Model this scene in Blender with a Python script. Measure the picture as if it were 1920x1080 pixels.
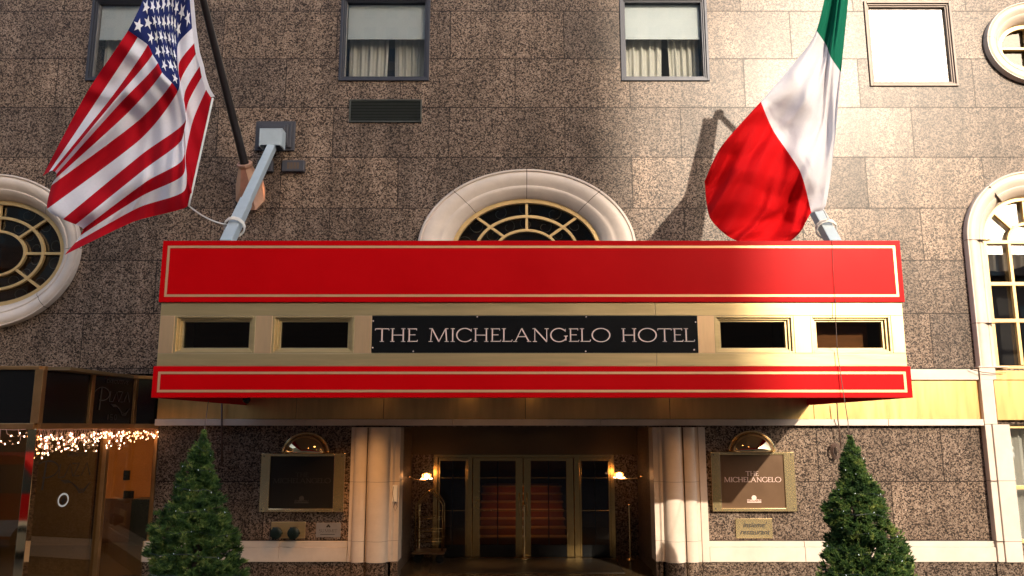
import bpy, bmesh, math, random
from mathutils import Vector, Matrix
R = math.radians
random.seed(7)
for o in list(bpy.data.objects): bpy.data.objects.remove(o)
S = bpy.context.scene
C = S.collection

# ------------------------------------------------------------------ camera
DC, HC, TILT, F = 15.0, 2.69, R(9.9), 1490.0      # metres to the wall, eye height, tilt, focal length (px at 1920)
cd = bpy.data.cameras.new('camera'); cam = bpy.data.objects.new('camera', cd); C.objects.link(cam)
cam.location = (0, -DC, HC); cam.rotation_euler = (math.pi/2 + TILT, 0, 0)
cd.sensor_width = 36; cd.lens = 36*F/1920; cd.clip_start = 0.1; cd.clip_end = 3000
S.camera = cam
S.render.resolution_x = 1920; S.render.resolution_y = 1080

# ------------------------------------------------------------------ sky, sun, exposure
SUNL = Vector((-1.57, 3.9, -1.79)).normalized()    # travel of the sunlight
w = bpy.data.worlds.new('World'); S.world = w; w.use_nodes = True
nt = w.node_tree; bg = nt.nodes['Background']
sky = nt.nodes.new('ShaderNodeTexSky'); sky.sky_type = 'NISHITA'; sky.sun_disc = False
sky.sun_elevation = math.asin(-SUNL.z); sky.sun_rotation = math.atan2(-SUNL.x, -SUNL.y)
sky.dust_density = 2.0; sky.air_density = 1.0
wt = nt.nodes.new('ShaderNodeMixRGB'); wt.blend_type = 'MULTIPLY'; wt.inputs[0].default_value = 1; wt.inputs[2].default_value = (1.0, .93, .86, 1)
nt.links.new(sky.outputs[0], wt.inputs[1]); nt.links.new(wt.outputs[0], bg.inputs[0]); bg.inputs[1].default_value = 0.15
sd = bpy.data.lights.new('sun', 'SUN'); sd.energy = 2.0; sd.angle = R(0.55); sd.color = (.94, 0.80, 0.63)
sun = bpy.data.objects.new('sun', sd); C.objects.link(sun)
sun.rotation_euler = SUNL.to_track_quat('-Z', 'Y').to_euler(); sun.location = (20, -50, 30)
S.view_settings.view_transform = 'Standard'; S.view_settings.look = 'None'
S.view_settings.gamma = 1; S.view_settings.use_curve_mapping = False
S.view_settings.exposure = 1.68

# ------------------------------------------------------------------ measuring helpers
def P(u, v, Y):
    """point on the plane y=Y seen at photo pixel (u, v)"""
    d = Y + DC
    h = d*math.tan(TILT + math.atan((540-v)/F))
    zc = d*math.cos(TILT) + h*math.sin(TILT)
    return Vector(((u-960)*zc/F, Y, HC+h))
def zat(v, Y=0): return P(960, v, Y).z
def xat(u, v, Y=0): return P(u, v, Y).x

# ------------------------------------------------------------------ materials
def mat(name, col, rough=0.6, metal=0.0, spec=0.5, noise=0.0, nscale=8.0, bump=0.0, bscale=40, emis=None, estr=0, stretch=None, col2=None, trans=0, coat=0):
    m = bpy.data.materials.new(name); m.use_nodes = True
    n = m.node_tree.nodes; l = m.node_tree.links; b = n['Principled BSDF']
    b.inputs['Base Color'].default_value = (*col, 1); b.inputs['Roughness'].default_value = rough
    b.inputs['Metallic'].default_value = metal; b.inputs['Specular IOR Level'].default_value = spec
    b.inputs['Coat Weight'].default_value = coat
    if emis: b.inputs['Emission Color'].default_value = (*emis, 1); b.inputs['Emission Strength'].default_value = estr
    tc = n.new('ShaderNodeTexCoord'); mp = n.new('ShaderNodeMapping'); l.new(tc.outputs['Object'], mp.inputs[0])
    if stretch: mp.inputs['Scale'].default_value = stretch
    if noise or col2:
        t = n.new('ShaderNodeTexNoise'); t.inputs['Scale'].default_value = nscale; t.inputs['Detail'].default_value = 5; t.inputs['Roughness'].default_value = .65
        l.new(mp.outputs[0], t.inputs['Vector'])
        mx = n.new('ShaderNodeMix'); mx.data_type = 'RGBA'
        r = n.new('ShaderNodeMapRange'); r.inputs[1].default_value = .3; r.inputs[2].default_value = .7
        l.new(t.outputs[0], r.inputs[0]); l.new(r.outputs[0], mx.inputs[0])
        c2 = col2 or tuple(max(0, c*(1+noise)) for c in col); c1 = col if col2 else tuple(c*(1-noise) for c in col)
        mx.inputs[6].default_value = (*c1, 1); mx.inputs[7].default_value = (*c2, 1)
        l.new(mx.outputs[2], b.inputs['Base Color'])
        rr = n.new('ShaderNodeMapRange'); rr.inputs[3].default_value = rough*.8; rr.inputs[4].default_value = min(1, rough*1.3)
        l.new(t.outputs[0], rr.inputs[0]); l.new(rr.outputs[0], b.inputs['Roughness'])
    if bump:
        t2 = n.new('ShaderNodeTexNoise'); t2.inputs['Scale'].default_value = bscale; t2.inputs['Detail'].default_value = 4
        l.new(mp.outputs[0], t2.inputs['Vector'])
        bp = n.new('ShaderNodeBump'); bp.inputs['Strength'].default_value = bump; bp.inputs['Distance'].default_value = .02
        l.new(t2.outputs[0], bp.inputs['Height']); l.new(bp.outputs[0], b.inputs['Normal'])
    return m

def granite(name, joints=True, dark=1.0, rough=.33):
    m = bpy.data.materials.new(name); m.use_nodes = True
    n = m.node_tree.nodes; l = m.node_tree.links; b = n['Principled BSDF']
    tc = n.new('ShaderNodeTexCoord'); ob = tc.outputs['Object']
    nz = n.new('ShaderNodeTexNoise'); nz.inputs['Scale'].default_value = 26; nz.inputs['Detail'].default_value = 3
    l.new(ob, nz.inputs['Vector'])
    add = n.new('ShaderNodeMixRGB'); add.blend_type = 'ADD'; add.inputs[0].default_value = .035
    l.new(ob, add.inputs[1]); l.new(nz.outputs['Color'], add.inputs[2])
    vo = n.new('ShaderNodeTexVoronoi'); vo.inputs['Scale'].default_value = 50; l.new(add.outputs[0], vo.inputs['Vector'])
    sp = n.new('ShaderNodeSeparateColor'); l.new(vo.outputs['Color'], sp.inputs[0])
    cr = n.new('ShaderNodeValToRGB'); e = cr.color_ramp; e.interpolation = 'LINEAR'
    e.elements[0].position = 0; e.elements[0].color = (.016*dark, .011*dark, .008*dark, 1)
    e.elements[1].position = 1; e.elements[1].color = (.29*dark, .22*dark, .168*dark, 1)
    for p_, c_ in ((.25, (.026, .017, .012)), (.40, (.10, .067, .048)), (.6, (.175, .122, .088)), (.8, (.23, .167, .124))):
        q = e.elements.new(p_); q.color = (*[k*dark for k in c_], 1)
    n2 = n.new('ShaderNodeTexNoise'); n2.inputs['Scale'].default_value = 95; n2.inputs['Detail'].default_value = 4; n2.inputs['Roughness'].default_value = .7
    l.new(ob, n2.inputs['Vector'])
    ma = n.new('ShaderNodeMath'); ma.operation = 'MULTIPLY_ADD'; ma.inputs[1].default_value = .9; ma.inputs[2].default_value = -.45
    l.new(n2.outputs[0], ma.inputs[0])
    ad = n.new('ShaderNodeMath'); ad.operation = 'ADD'; l.new(sp.outputs[0], ad.inputs[0]); l.new(ma.outputs[0], ad.inputs[1]); l.new(ad.outputs[0], cr.inputs[0])
    # slow tone drift
    n3 = n.new('ShaderNodeTexNoise'); n3.inputs['Scale'].default_value = .9; n3.inputs['Detail'].default_value = 5; n3.inputs['Roughness'].default_value = .7
    l.new(ob, n3.inputs['Vector'])
    mr = n.new('ShaderNodeMapRange'); mr.inputs[1].default_value = .3; mr.inputs[2].default_value = .7; mr.inputs[3].default_value = .72; mr.inputs[4].default_value = 1.28
    l.new(n3.outputs[0], mr.inputs[0])
    mul = n.new('ShaderNodeVectorMath'); mul.operation = 'SCALE'; l.new(cr.outputs[0], mul.inputs[0]); l.new(mr.outputs[0], mul.inputs['Scale'])
    last = mul.outputs[0]
    b.inputs['Roughness'].default_value = rough; b.inputs['Specular IOR Level'].default_value = .22
    if joints:
        sx = n.new('ShaderNodeSeparateXYZ'); l.new(ob, sx.inputs[0])
        ax = n.new('ShaderNodeMath'); ax.inputs[1].default_value = 40.35; l.new(sx.outputs[0], ax.inputs[0])
        az = n.new('ShaderNodeMath'); az.inputs[1].default_value = -0.66; l.new(sx.outputs[2], az.inputs[0])
        cb = n.new('ShaderNodeCombineXYZ'); l.new(ax.outputs[0], cb.inputs[0]); l.new(az.outputs[0], cb.inputs[1])
        br = n.new('ShaderNodeTexBrick'); br.inputs['Scale'].default_value = 1; br.inputs['Mortar Size'].default_value = .010
        br.inputs['Brick Width'].default_value = 2.3; br.inputs['Row Height'].default_value = 1.038
        br.inputs['Mortar Smooth'].default_value = .2; br.offset = .43; br.offset_frequency = 2
        br.inputs['Color1'].default_value = (.74, .75, .77, 1); br.inputs['Color2'].default_value = (1.22, 1.2, 1.16, 1); br.inputs['Mortar'].default_value = (.18, .15, .13, 1)
        l.new(cb.outputs[0], br.inputs['Vector'])
        mm = n.new('ShaderNodeMixRGB'); mm.blend_type = 'MULTIPLY'; mm.inputs[0].default_value = 1
        l.new(last, mm.inputs[1]); l.new(br.outputs['Color'], mm.inputs[2]); last = mm.outputs[0]
        bp = n.new('ShaderNodeBump'); bp.inputs['Strength'].default_value = .6; bp.inputs['Distance'].default_value = .01; bp.invert = True
        l.new(br.outputs['Fac'], bp.inputs['Height']); l.new(bp.outputs[0], b.inputs['Normal'])
        # every slab polished a little differently
        r2 = n.new('ShaderNodeSeparateColor'); l.new(br.outputs['Color'], r2.inputs[0])
        # faint rain streaks running down the stone
        m2 = n.new('ShaderNodeMapping'); m2.inputs['Scale'].default_value = (3.2, 1, .22); l.new(ob, m2.inputs[0])
        n4 = n.new('ShaderNodeTexNoise'); n4.inputs['Scale'].default_value = 1.0; n4.inputs['Detail'].default_value = 6; l.new(m2.outputs[0], n4.inputs['Vector'])
        q4 = n.new('ShaderNodeMapRange'); q4.inputs[1].default_value = .38; q4.inputs[2].default_value = .62; q4.inputs[3].default_value = .80; q4.inputs[4].default_value = 1.12; l.new(n4.outputs[0], q4.inputs[0])
        v4 = n.new('ShaderNodeVectorMath'); v4.operation = 'SCALE'; l.new(last, v4.inputs[0]); l.new(q4.outputs[0], v4.inputs['Scale']); last = v4.outputs[0]
    l.new(last, b.inputs['Base Color'])
    rg = n.new('ShaderNodeMapRange'); rg.inputs[1].default_value = .35; rg.inputs[2].default_value = .65; rg.inputs[3].default_value = rough*.9; rg.inputs[4].default_value = rough*1.15
    l.new(n3.outputs[0], rg.inputs[0])
    if joints:
        rg.inputs[1].default_value = .74; rg.inputs[2].default_value = 1.22; rg.inputs[3].default_value = rough*1.12; rg.inputs[4].default_value = rough*.96
        l.new(r2.outputs[0], rg.inputs[0]); l.new(rg.outputs[0], b.inputs['Roughness'])
    return m

def glass(name, tint=(1, 1, 1), refl=.10, rough=0.0, graz=.8):
    m = bpy.data.materials.new(name); m.use_nodes = True
    n = m.node_tree.nodes; l = m.node_tree.links; n.remove(n['Principled BSDF'])
    out = n['Material Output']; mx = n.new('ShaderNodeMixShader'); t = n.new('ShaderNodeBsdfTransparent'); g = n.new('ShaderNodeBsdfGlossy')
    t.inputs[0].default_value = (*tint, 1); g.inputs['Roughness'].default_value = rough
    lw = n.new('ShaderNodeLayerWeight'); lw.inputs[0].default_value = .35
    mr = n.new('ShaderNodeMapRange'); mr.inputs[3].default_value = refl; mr.inputs[4].default_value = graz
    nz = n.new('ShaderNodeTexNoise'); nz.inputs['Scale'].default_value = .8; tc = n.new('ShaderNodeTexCoord'); l.new(tc.outputs['Object'], nz.inputs['Vector'])
    bp = n.new('ShaderNodeBump'); bp.inputs['Strength'].default_value = .02; bp.inputs['Distance'].default_value = .05
    l.new(nz.outputs[0], bp.inputs['Height']); l.new(bp.outputs[0], g.inputs['Normal'])
    l.new(lw.outputs['Facing'], mr.inputs[0]); l.new(mr.outputs[0], mx.inputs[0]); l.new(t.outputs[0], mx.inputs[1]); l.new(g.outputs[0], mx.inputs[2])
    l.new(mx.outputs[0], out.inputs[0]); return m

def cloth(name, col, tr=.35):
    m = mat(name, col, .8, noise=.05, nscale=30, bump=.15, bscale=120)
    n = m.node_tree.nodes; l = m.node_tree.links; n['Principled BSDF'].inputs['Specular IOR Level'].default_value = .12
    t = n.new('ShaderNodeBsdfTranslucent'); t.inputs[0].default_value = (*col, 1); mx = n.new('ShaderNodeMixShader'); mx.inputs[0].default_value = tr
    l.new(n['Principled BSDF'].outputs[0], mx.inputs[1]); l.new(t.outputs[0], mx.inputs[2]); l.new(mx.outputs[0], n['Material Output'].inputs[0]); return m

def foliage(name, c1, c2, c3):
    m = bpy.data.materials.new(name); m.use_nodes = True
    n = m.node_tree.nodes; l = m.node_tree.links; b = n['Principled BSDF']
    g = n.new('ShaderNodeNewGeometry'); b.inputs['Specular IOR Level'].default_value = .25; cr = n.new('ShaderNodeValToRGB')
    cr.color_ramp.elements[0].color = (*c1, 1); cr.color_ramp.elements[1].color = (*c3, 1); q = cr.color_ramp.elements.new(.55); q.color = (*c2, 1)
    tc = n.new('ShaderNodeTexCoord'); nz = n.new('ShaderNodeTexNoise'); nz.inputs['Scale'].default_value = 8; l.new(tc.outputs['Object'], nz.inputs['Vector'])
    a = n.new('ShaderNodeMath'); a.operation = 'MULTIPLY_ADD'; a.inputs[1].default_value = 2.0; a.inputs[2].default_value = -.8; l.new(nz.outputs[0], a.inputs[0])
    h = n.new('ShaderNodeMath'); h.operation = 'MULTIPLY_ADD'; h.inputs[1].default_value = .45; l.new(g.outputs['Random Per Island'], h.inputs[0]); l.new(a.outputs[0], h.inputs[2])
    l.new(h.outputs[0], cr.inputs[0]); l.new(cr.outputs[0], b.inputs['Base Color']); b.inputs['Roughness'].default_value = .55
    return m

M = {}
M['granite'] = granite('granite')
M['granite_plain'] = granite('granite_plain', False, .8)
M['stone'] = mat('cream_stone', (.62, .52, .43), .45, noise=.10, nscale=2.2, bump=.06, bscale=18)
M['mortar'] = mat('mortar', (.10, .07, .05), .9)
M['brass'] = mat('brushed_brass', (.72, .54, .27), .32, .80, noise=.07, nscale=5, stretch=(.35, 1, 5), bump=.03, bscale=8)
M['brass_panel'] = mat('brass_panel', (.78, .53, .21), .30, .95, noise=.09, nscale=3, stretch=(2.5, 1, .3))
M['brass_polish'] = mat('polished_brass', (.88, .68, .36), .17, .84, noise=.04, nscale=.8)
M['brass_mirror'] = mat('mirror_brass', (.88, .62, .34), .05, 1.0, noise=.04, nscale=4)
M['bronze'] = mat('bronze', (.42, .24, .10), .35, .85, noise=.12, nscale=4)
M['gold_paint'] = mat('muntin_gold', (.62, .43, .19), .42, .5, noise=.08, nscale=5)
M['red'] = mat('red_enamel', (.50, .0, .002), .38, spec=.10, noise=.07, nscale=.9, bump=.05, bscale=1.1)
M['pin'] = mat('gold_pinstripe', (.80, .47, .24), .42, .65)
M['brass_stile'] = mat('peach_brass', (.86, .57, .31), .34, .74, noise=.05, nscale=5, stretch=(4, 1, .4))
M['drape'] = cloth('beige_drape', (.20, .17, .14), .2)
M['black'] = mat('black_panel', (.006, .006, .006), .22, spec=.4)
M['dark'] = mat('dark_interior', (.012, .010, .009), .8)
M['letter'] = mat('pale_letter', (.80, .58, .50), .4)
M['frame_dark'] = mat('anodised_frame', (.035, .038, .05), .42, .3, noise=.1, nscale=6)
M['frame_brown'] = mat('brown_frame', (.13, .10, .085), .45, .3, noise=.1, nscale=6)
M['blind'] = mat('roller_blind', (.58, .63, .64), .7, noise=.03, nscale=3)
M['white_blind'] = mat('white_blind', (.86, .84, .80), .8, noise=.03, nscale=3)
M['curtain'] = cloth('sheer_curtain', (.82, .80, .72), .3)
M['glass'] = glass('window_glass', (.96, .97, .97), .08)
M['glass_dark'] = glass('tinted_glass', (.7, .62, .52), .03, graz=.4)
M['glass_shop'] = glass('shop_glass', (.8, .74, .62), .04, graz=.22)
M['glass_canopy'] = glass('canopy_glass', (.7, .66, .58), .03, graz=.4)
M['door_brass'] = mat('door_brass', (.46, .31, .12), .24, .97, noise=.03, nscale=.8)
M['grille'] = mat('vent_grille', (.06, .065, .055), .4, .5, noise=.2, nscale=9)
M['plate'] = mat('cast_plate', (.055, .055, .065), .5, .3, bump=.1)
M['paint_blue'] = mat('pale_grey_blue_paint', (.36, .42, .45), .42, noise=.07, nscale=4, bump=.03)
M['copper'] = mat('copper_mount', (.72, .42, .28), .32, .7, noise=.12, nscale=5)
M['pole'] = mat('black_pole', (.025, .02, .02), .35, .3, noise=.2, nscale=6)
M['rope'] = mat('white_rope', (.7, .68, .63), .8, bump=.5, bscale=90)
M['cable'] = mat('dark_cable', (.09, .05, .035), .6)
M['hook'] = mat('black_hook', (.01, .01, .01), .5)
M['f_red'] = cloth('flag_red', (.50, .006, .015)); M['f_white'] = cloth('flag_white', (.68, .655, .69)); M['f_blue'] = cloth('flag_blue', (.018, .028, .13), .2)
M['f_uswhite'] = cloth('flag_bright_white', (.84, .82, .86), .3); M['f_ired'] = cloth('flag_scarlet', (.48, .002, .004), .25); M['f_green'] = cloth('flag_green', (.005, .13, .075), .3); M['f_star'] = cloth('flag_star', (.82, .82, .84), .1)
M['steel'] = mat('plaque_grey', (.30, .28, .27), .45, .3, noise=.08)
M['plaque_brown'] = mat('plaque_brown', (.115, .060, .026), .35, .25, noise=.12, nscale=3)
M['plaque_shaded'] = mat('shaded_plaque', (.018, .014, .008), .4, .2)  # panel tone darkened to carry the shade on the left plaque
M['ink'] = mat('ink', (.02, .015, .01), .6)
M['ink_faint'] = mat('faint_letter', (.055, .045, .035), .5)
M['cap_green'] = mat('dark_green_cap', (.004, .013, .010), .4, .2)
M['orange_wall'] = mat('orange_wall', (.50, .20, .045), .7, noise=.08, nscale=2)
M['tan_wall'] = mat('tan_wall', (.13, .085, .035), .6, noise=.1, nscale=2)
M['floor_in'] = mat('polished_floor', (.06, .042, .022), .22, noise=.25, nscale=3)
M['mat_dark'] = mat('dark_tile', (.028, .022, .015), .35, noise=.3, nscale=5)
M['side'] = mat('sidewalk_concrete', (.065, .058, .05), .85, noise=.15, nscale=3, bump=.2)
M['asphalt'] = mat('asphalt', (.04, .038, .036), .9, noise=.25, nscale=12, bump=.3)
M['bulb'] = mat('warm_bulb', (1, .7, .5), .4, emis=(1, .55, .32), estr=3.2)
M['bulb_off'] = mat('clear_bulb', (.75, .85, .88), .1)
M['lamp_warm'] = mat('lamp_warm', (1, .7, .4), .4, emis=(1, .46, .16), estr=14)
M['lamp_soft'] = mat('lamp_lens', (1, .8, .6), .4, emis=(1, .50, .18), estr=10)
M['lamp_white'] = mat('lamp_tube', (1, .9, .8), .4, emis=(1, .75, .5), estr=7)
M['crystal'] = glass('crystal', (1, .85, .7), .25)
M['wire'] = mat('pink_wire', (.55, .30, .20), .6)
M['needle'] = foliage('spruce_needles', (.012, .036, .012), (.070, .135, .028), (.32, .36, .09))
M['bark'] = mat('bark', (.07, .045, .03), .9, bump=.6, bscale=30)
M['terracotta'] = mat('planter_stone', (.16, .13, .11), .7, noise=.15, bump=.2)
M['soil'] = mat('soil', (.03, .02, .015), .95, bump=.8)
M['bulkhead'] = mat('bulkhead_panel', (.07, .045, .02), .5, noise=.1, nscale=2)
M['wood_sunlit'] = mat('sunlit_brown_wood', (.34, .155, .075), .6, noise=.2, nscale=3, stretch=(1, 1, 6))  # brown wood brightened to look sunlit inside the canopy
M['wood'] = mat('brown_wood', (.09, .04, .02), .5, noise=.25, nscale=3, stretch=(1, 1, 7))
M['city'] = mat('limestone', (.34, .30, .26), .8, noise=.12, nscale=.4)
M['city2'] = mat('brown_brick', (.20, .12, .085), .85, noise=.18, nscale=.6)
M['citywin'] = mat('city_window', (.03, .04, .05), .08, spec=.8)
M['red_carpet'] = mat('stair_runner', (.30, .12, .05), .7, noise=.1)

# ------------------------------------------------------------------ mesh builder
class MB:
    def __init__(s): s.v = []; s.f = []; s.m = []; s.uv = None
    def quad(s, a, b, c, d, m=0):
        i = len(s.v); s.v += [tuple(a), tuple(b), tuple(c), tuple(d)]; s.f.append((i, i+1, i+2, i+3)); s.m.append(m); return s
    def box(s, x0, x1, y0, y1, z0, z1, m=0):
        if x0 > x1: x0, x1 = x1, x0
        if y0 > y1: y0, y1 = y1, y0
        if z0 > z1: z0, z1 = z1, z0
        i = len(s.v)
        s.v += [(x0,y0,z0),(x1,y0,z0),(x1,y1,z0),(x0,y1,z0),(x0,y0,z1),(x1,y0,z1),(x1,y1,z1),(x0,y1,z1)]
        for q in ((0,3,2,1),(4,5,6,7),(0,1,5,4),(1,2,6,5),(2,3,7,6),(3,0,4,7)): s.f.append(tuple(i+k for k in q)); s.m.append(m)
        return s
    def beam(s, a, b, wx, wy, m=0, up=Vector((0,0,1))):
        a, b = Vector(a), Vector(b); d = (b-a).normalized(); r = d.cross(up)
        if r.length < 1e-4: r = d.cross(Vector((0,1,0)))
        r.normalize(); q = r.cross(d).normalized(); i = len(s.v)
        for p in (a, b):
            for sx, sy in ((-1,-1),(1,-1),(1,1),(-1,1)): s.v.append(tuple(p + r*sx*wx/2 + q*sy*wy/2))
        for k in range(4): s.f.append((i+k, i+(k+1)%4, i+4+(k+1)%4, i+4+k)); s.m.append(m)
        s.f.append((i+3,i+2,i+1,i)); s.f.append((i+4,i+5,i+6,i+7)); s.m += [m, m]; return s
    def tube(s, pts, r, n=8, m=0, closed=False):
        pts = [Vector(p) for p in pts]; N = len(pts); i0 = len(s.v); prev = None
        for k, p in enumerate(pts):
            d = (pts[(k+1) % N]-pts[k-1]) if closed else (pts[min(k+1, N-1)]-pts[max(k-1, 0)])
            d.normalize(); a = prev if prev is not None else (Vector((0,0,1)) if abs(d.z) < .9 else Vector((1,0,0)))
            x = (a - d*a.dot(d)); x.normalize(); y = d.cross(x); prev = x
            rr = r[k] if isinstance(r, (list, tuple)) else r
            for j in range(n): t = 2*math.pi*j/n; s.v.append(tuple(p + x*math.cos(t)*rr + y*math.sin(t)*rr))
        for k in range(N if closed else N-1):
            k2 = (k+1) % N
            for j in range(n): s.f.append((i0+k*n+j, i0+k*n+(j+1)%n, i0+k2*n+(j+1)%n, i0+k2*n+j)); s.m.append(m)
        if not closed:
            s.f.append(tuple(i0+j for j in range(n))[::-1]); s.f.append(tuple(i0+(N-1)*n+j for j in range(n))); s.m += [m, m]
        return s
    def lathe(s, prof, c, axis='z', n=20, m=0, a0=0, a1=2*math.pi):
        """prof: list of (radius, height) about axis through c"""
        i0 = len(s.v); full = abs(a1-a0-2*math.pi) < 1e-6; K = n if full else n+1
        for r, h in prof:
            for j in range(K):
                t = a0+(a1-a0)*j/n; x, y = r*math.cos(t), r*math.sin(t)
                s.v.append((c[0]+x, c[1]+y, c[2]+h) if axis == 'z' else (c[0]+x, c[1]+h, c[2]+y))
        for k in range(len(prof)-1):
            for j in range(n):
                j2 = (j+1) % K if full else j+1
                s.f.append((i0+k*K+j, i0+k*K+j2, i0+(k+1)*K+j2, i0+(k+1)*K+j)); s.m.append(m)
        return s
    def prism(s, poly, y0, y1, m=0, plane='xz'):
        """2D polygon extruded along the remaining axis"""
        i = len(s.v); n = len(poly)
        for q in (y0, y1):
            for a, b in poly: s.v.append((a, q, b) if plane == 'xz' else (a, b, q))
        s.f.append(tuple(range(i, i+n))); s.f.append(tuple(range(i+2*n-1, i+n-1, -1))); s.m += [m, m]
        for k in range(n): s.f.append((i+k, i+n+k, i+n+(k+1)%n, i+(k+1)%n)); s.m.append(m)
        return s
    def ball(s, c, r, n=8, m=0, sz=1.0):
        return s.lathe([(max(1e-4, r*math.sin(math.pi*k/n)), -r*sz*math.cos(math.pi*k/n)) for k in range(n+1)], c, 'z', n+2, m)
    def build(s, name, mats, parent=None, smooth=False, bevel=0, kind=None, label=None, fixn=True, auto=None):
        me = bpy.data.meshes.new(name); me.from_pydata(s.v, [], s.f)
        if not isinstance(mats, (list, tuple)): mats = [mats]
        for q in mats: me.materials.append(M[q] if isinstance(q, str) else q)
        for p_, k in zip(me.polygons, s.m): p_.material_index = k; p_.use_smooth = smooth
        if fixn:
            bm = bmesh.new(); bm.from_mesh(me); bmesh.ops.recalc_face_normals(bm, faces=bm.faces)
            if auto:
                for e in bm.edges: e.smooth = e.calc_face_angle(0) < R(auto)
            bm.to_mesh(me); bm.free()
        o = bpy.data.objects.new(name, me); C.objects.link(o)
        if parent is not None: setp(o, parent)
        if bevel:
            bv = o.modifiers.new('bevel', 'BEVEL'); bv.width = bevel; bv.segments = 2; bv.limit_method = 'ANGLE'; bv.angle_limit = R(40)
        if kind: o['kind'] = kind
        if label: o['label'] = label
        return o
def setp(o, parent):
    o.parent = parent
    m = Matrix.Identity(4); q = parent
    while q is not None:
        m = Matrix.Translation(q.location) @ m if q.rotation_euler.z == 0 else q.matrix_basis @ m
        q = q.parent
    o.matrix_parent_inverse = Matrix.Identity(4)
    o.location = o.location - m.translation if o.type != 'EMPTY' else o.location - m.translation
def tag(o, label, cat, group=None, kind=None):
    o['label'] = label; o['category'] = cat
    if group: o['group'] = group
    if kind: o['kind'] = kind
    return o
def thing(name, label, cat, loc=(0,0,0), group=None):
    o = bpy.data.objects.new(name, None); C.objects.link(o); o.location = loc; o.empty_display_size = .2
    return tag(o, label, cat, group)
def lamp(name, loc, energy, color, size=.05, kind='POINT', parent=None, cone=None, blend=.5, rot=None):
    d = bpy.data.lights.new(name, kind); d.energy = energy; d.color = color
    if kind in ('POINT', 'SPOT'): d.shadow_soft_size = size
    if kind == 'SPOT': d.spot_size = cone; d.spot_blend = blend
    if kind == 'AREA': d.size = size
    o = bpy.data.objects.new(name, d); C.objects.link(o); o.location = loc
    if rot: o.rotation_euler = rot
    if parent is not None: setp(o, parent)
    return o

def sweep(path, prof, cuts=None):
    """prof (inward offset 0..1 -> width, y) along a closed/open list of (outer, inner) point pairs in xz"""
    mb = MB(); i0 = 0; n = len(prof)
    for (ox, oz), (ix, iz) in path:
        for t, y in prof: mb.v.append((ox+(ix-ox)*t, y, oz+(iz-oz)*t))
    for k in range(len(path)-1):
        for j in range(n-1): mb.f.append((k*n+j, (k+1)*n+j, (k+1)*n+j+1, k*n+j+1)); mb.m.append(0)
    return mb

# ------------------------------------------------------------------ lettering (own serif capitals; unit cap height)
def arc(cx, cy, rx, ry, a0, a1, n=22): return [(cx+rx*math.cos(R(a0+(a1-a0)*k/n)), cy+ry*math.sin(R(a0+(a1-a0)*k/n))) for k in range(n+1)]
def L_(x0, y0, x1, y1, w): return ('l', x0, y0, x1, y1, w)
TK, TN = .092, .054
def serif(x, y, w=.3): return ('l', x-w/2, y, x+w/2, y, .045)
G = {
 'T': (1.0, [L_(.5,0,.5,1,TK), L_(.02,.97,.98,.97,TN), serif(.5,.02), L_(.02,.99,-.01,.86,.05), L_(.98,.99,1.01,.86,.05)]),
 'H': (1.2, [L_(.2,0,.2,1,TK), L_(1.0,0,1.0,1,TK), L_(.2,.5,1.0,.5,TN), serif(.2,.02), serif(.2,.98), serif(1.0,.02), serif(1.0,.98)]),
 'E': (.78, [L_(.17,0,.17,1,TK), L_(.05,.97,.7,.97,TN), L_(.17,.52,.62,.52,TN), L_(.05,.03,.74,.03,TN), L_(.74,.0,.79,.14,.05), L_(.70,1,.71,.86,.05)]),
 'M': (1.6, [L_(.22,0,.30,1,TN), L_(.30,1,.82,.02,TK), L_(.82,.0,1.32,1,TN), L_(1.32,1,1.40,0,TK), serif(.22,.02), serif(1.40,.02), serif(.22,.98,.22), serif(1.42,.98,.2)]),
 'I': (.34, [L_(.17,0,.17,1,TK), serif(.17,.02), serif(.17,.98)]),
 'C': (1.18, [('a', arc(.66,.5,.60,.5,38,322), TK), L_(1.13,.96,1.14,.76,.05)]),
 'L': (.80, [L_(.17,0,.17,1,TK), L_(.05,.03,.74,.03,TN), L_(.74,.0,.79,.16,.05), serif(.17,.98)]),
 'A': (1.32, [L_(.14,0,.62,1,TN), L_(.62,1,1.16,0,TK), L_(.34,.38,.96,.38,TN), serif(.14,.02,.28), serif(1.16,.02,.3)]),
 'N': (1.25, [L_(.2,0,.2,1,TN), L_(.18,1,1.08,.0,TK), L_(1.08,0,1.08,1,TN), serif(.2,.02), serif(.14,.98,.22), serif(1.08,.98)]),
 'G': (1.28, [('a', arc(.66,.5,.60,.5,38,330), TK), L_(1.13,.96,1.14,.76,.05), L_(1.17,.42,1.17,.1,TK), serif(1.17,.43,.28)]),
 'O': (1.40, [('a', arc(.70,.5,.65,.5,0,360,36), TK)]),
 'S': (.72, [('a', arc(.36,.74,.28,.25,20,250), .09), ('a', arc(.36,.27,.30,.26,110,-150), .09)]),
 'U': (1.1, [L_(.18,1,.18,.4,TK), ('a', arc(.54,.4,.36,.38,180,360), .09), L_(.9,1,.9,.4,TN), serif(.18,.98), serif(.9,.98)]),
 'V': (1.2, [L_(.12,1,.6,0,TK), L_(.6,0,1.06,1,TN), serif(.12,.98), serif(1.06,.98)]),
 'X': (1.1, [L_(.12,1,.95,0,TK), L_(.12,0,.95,1,TN)]),
 'P': (.85, [L_(.17,0,.17,1,TK), ('a', [(.17,1)]+arc(.45,.74,.33,.26,90,-90)+[(.17,.48)], .07), serif(.17,.02)]),
 'Z': (.9, [L_(.08,.97,.85,.97,TN), L_(.82,.97,.1,.03,TK), L_(.08,.03,.85,.03,TN)]),
 ' ': (.62, []),
}
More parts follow.
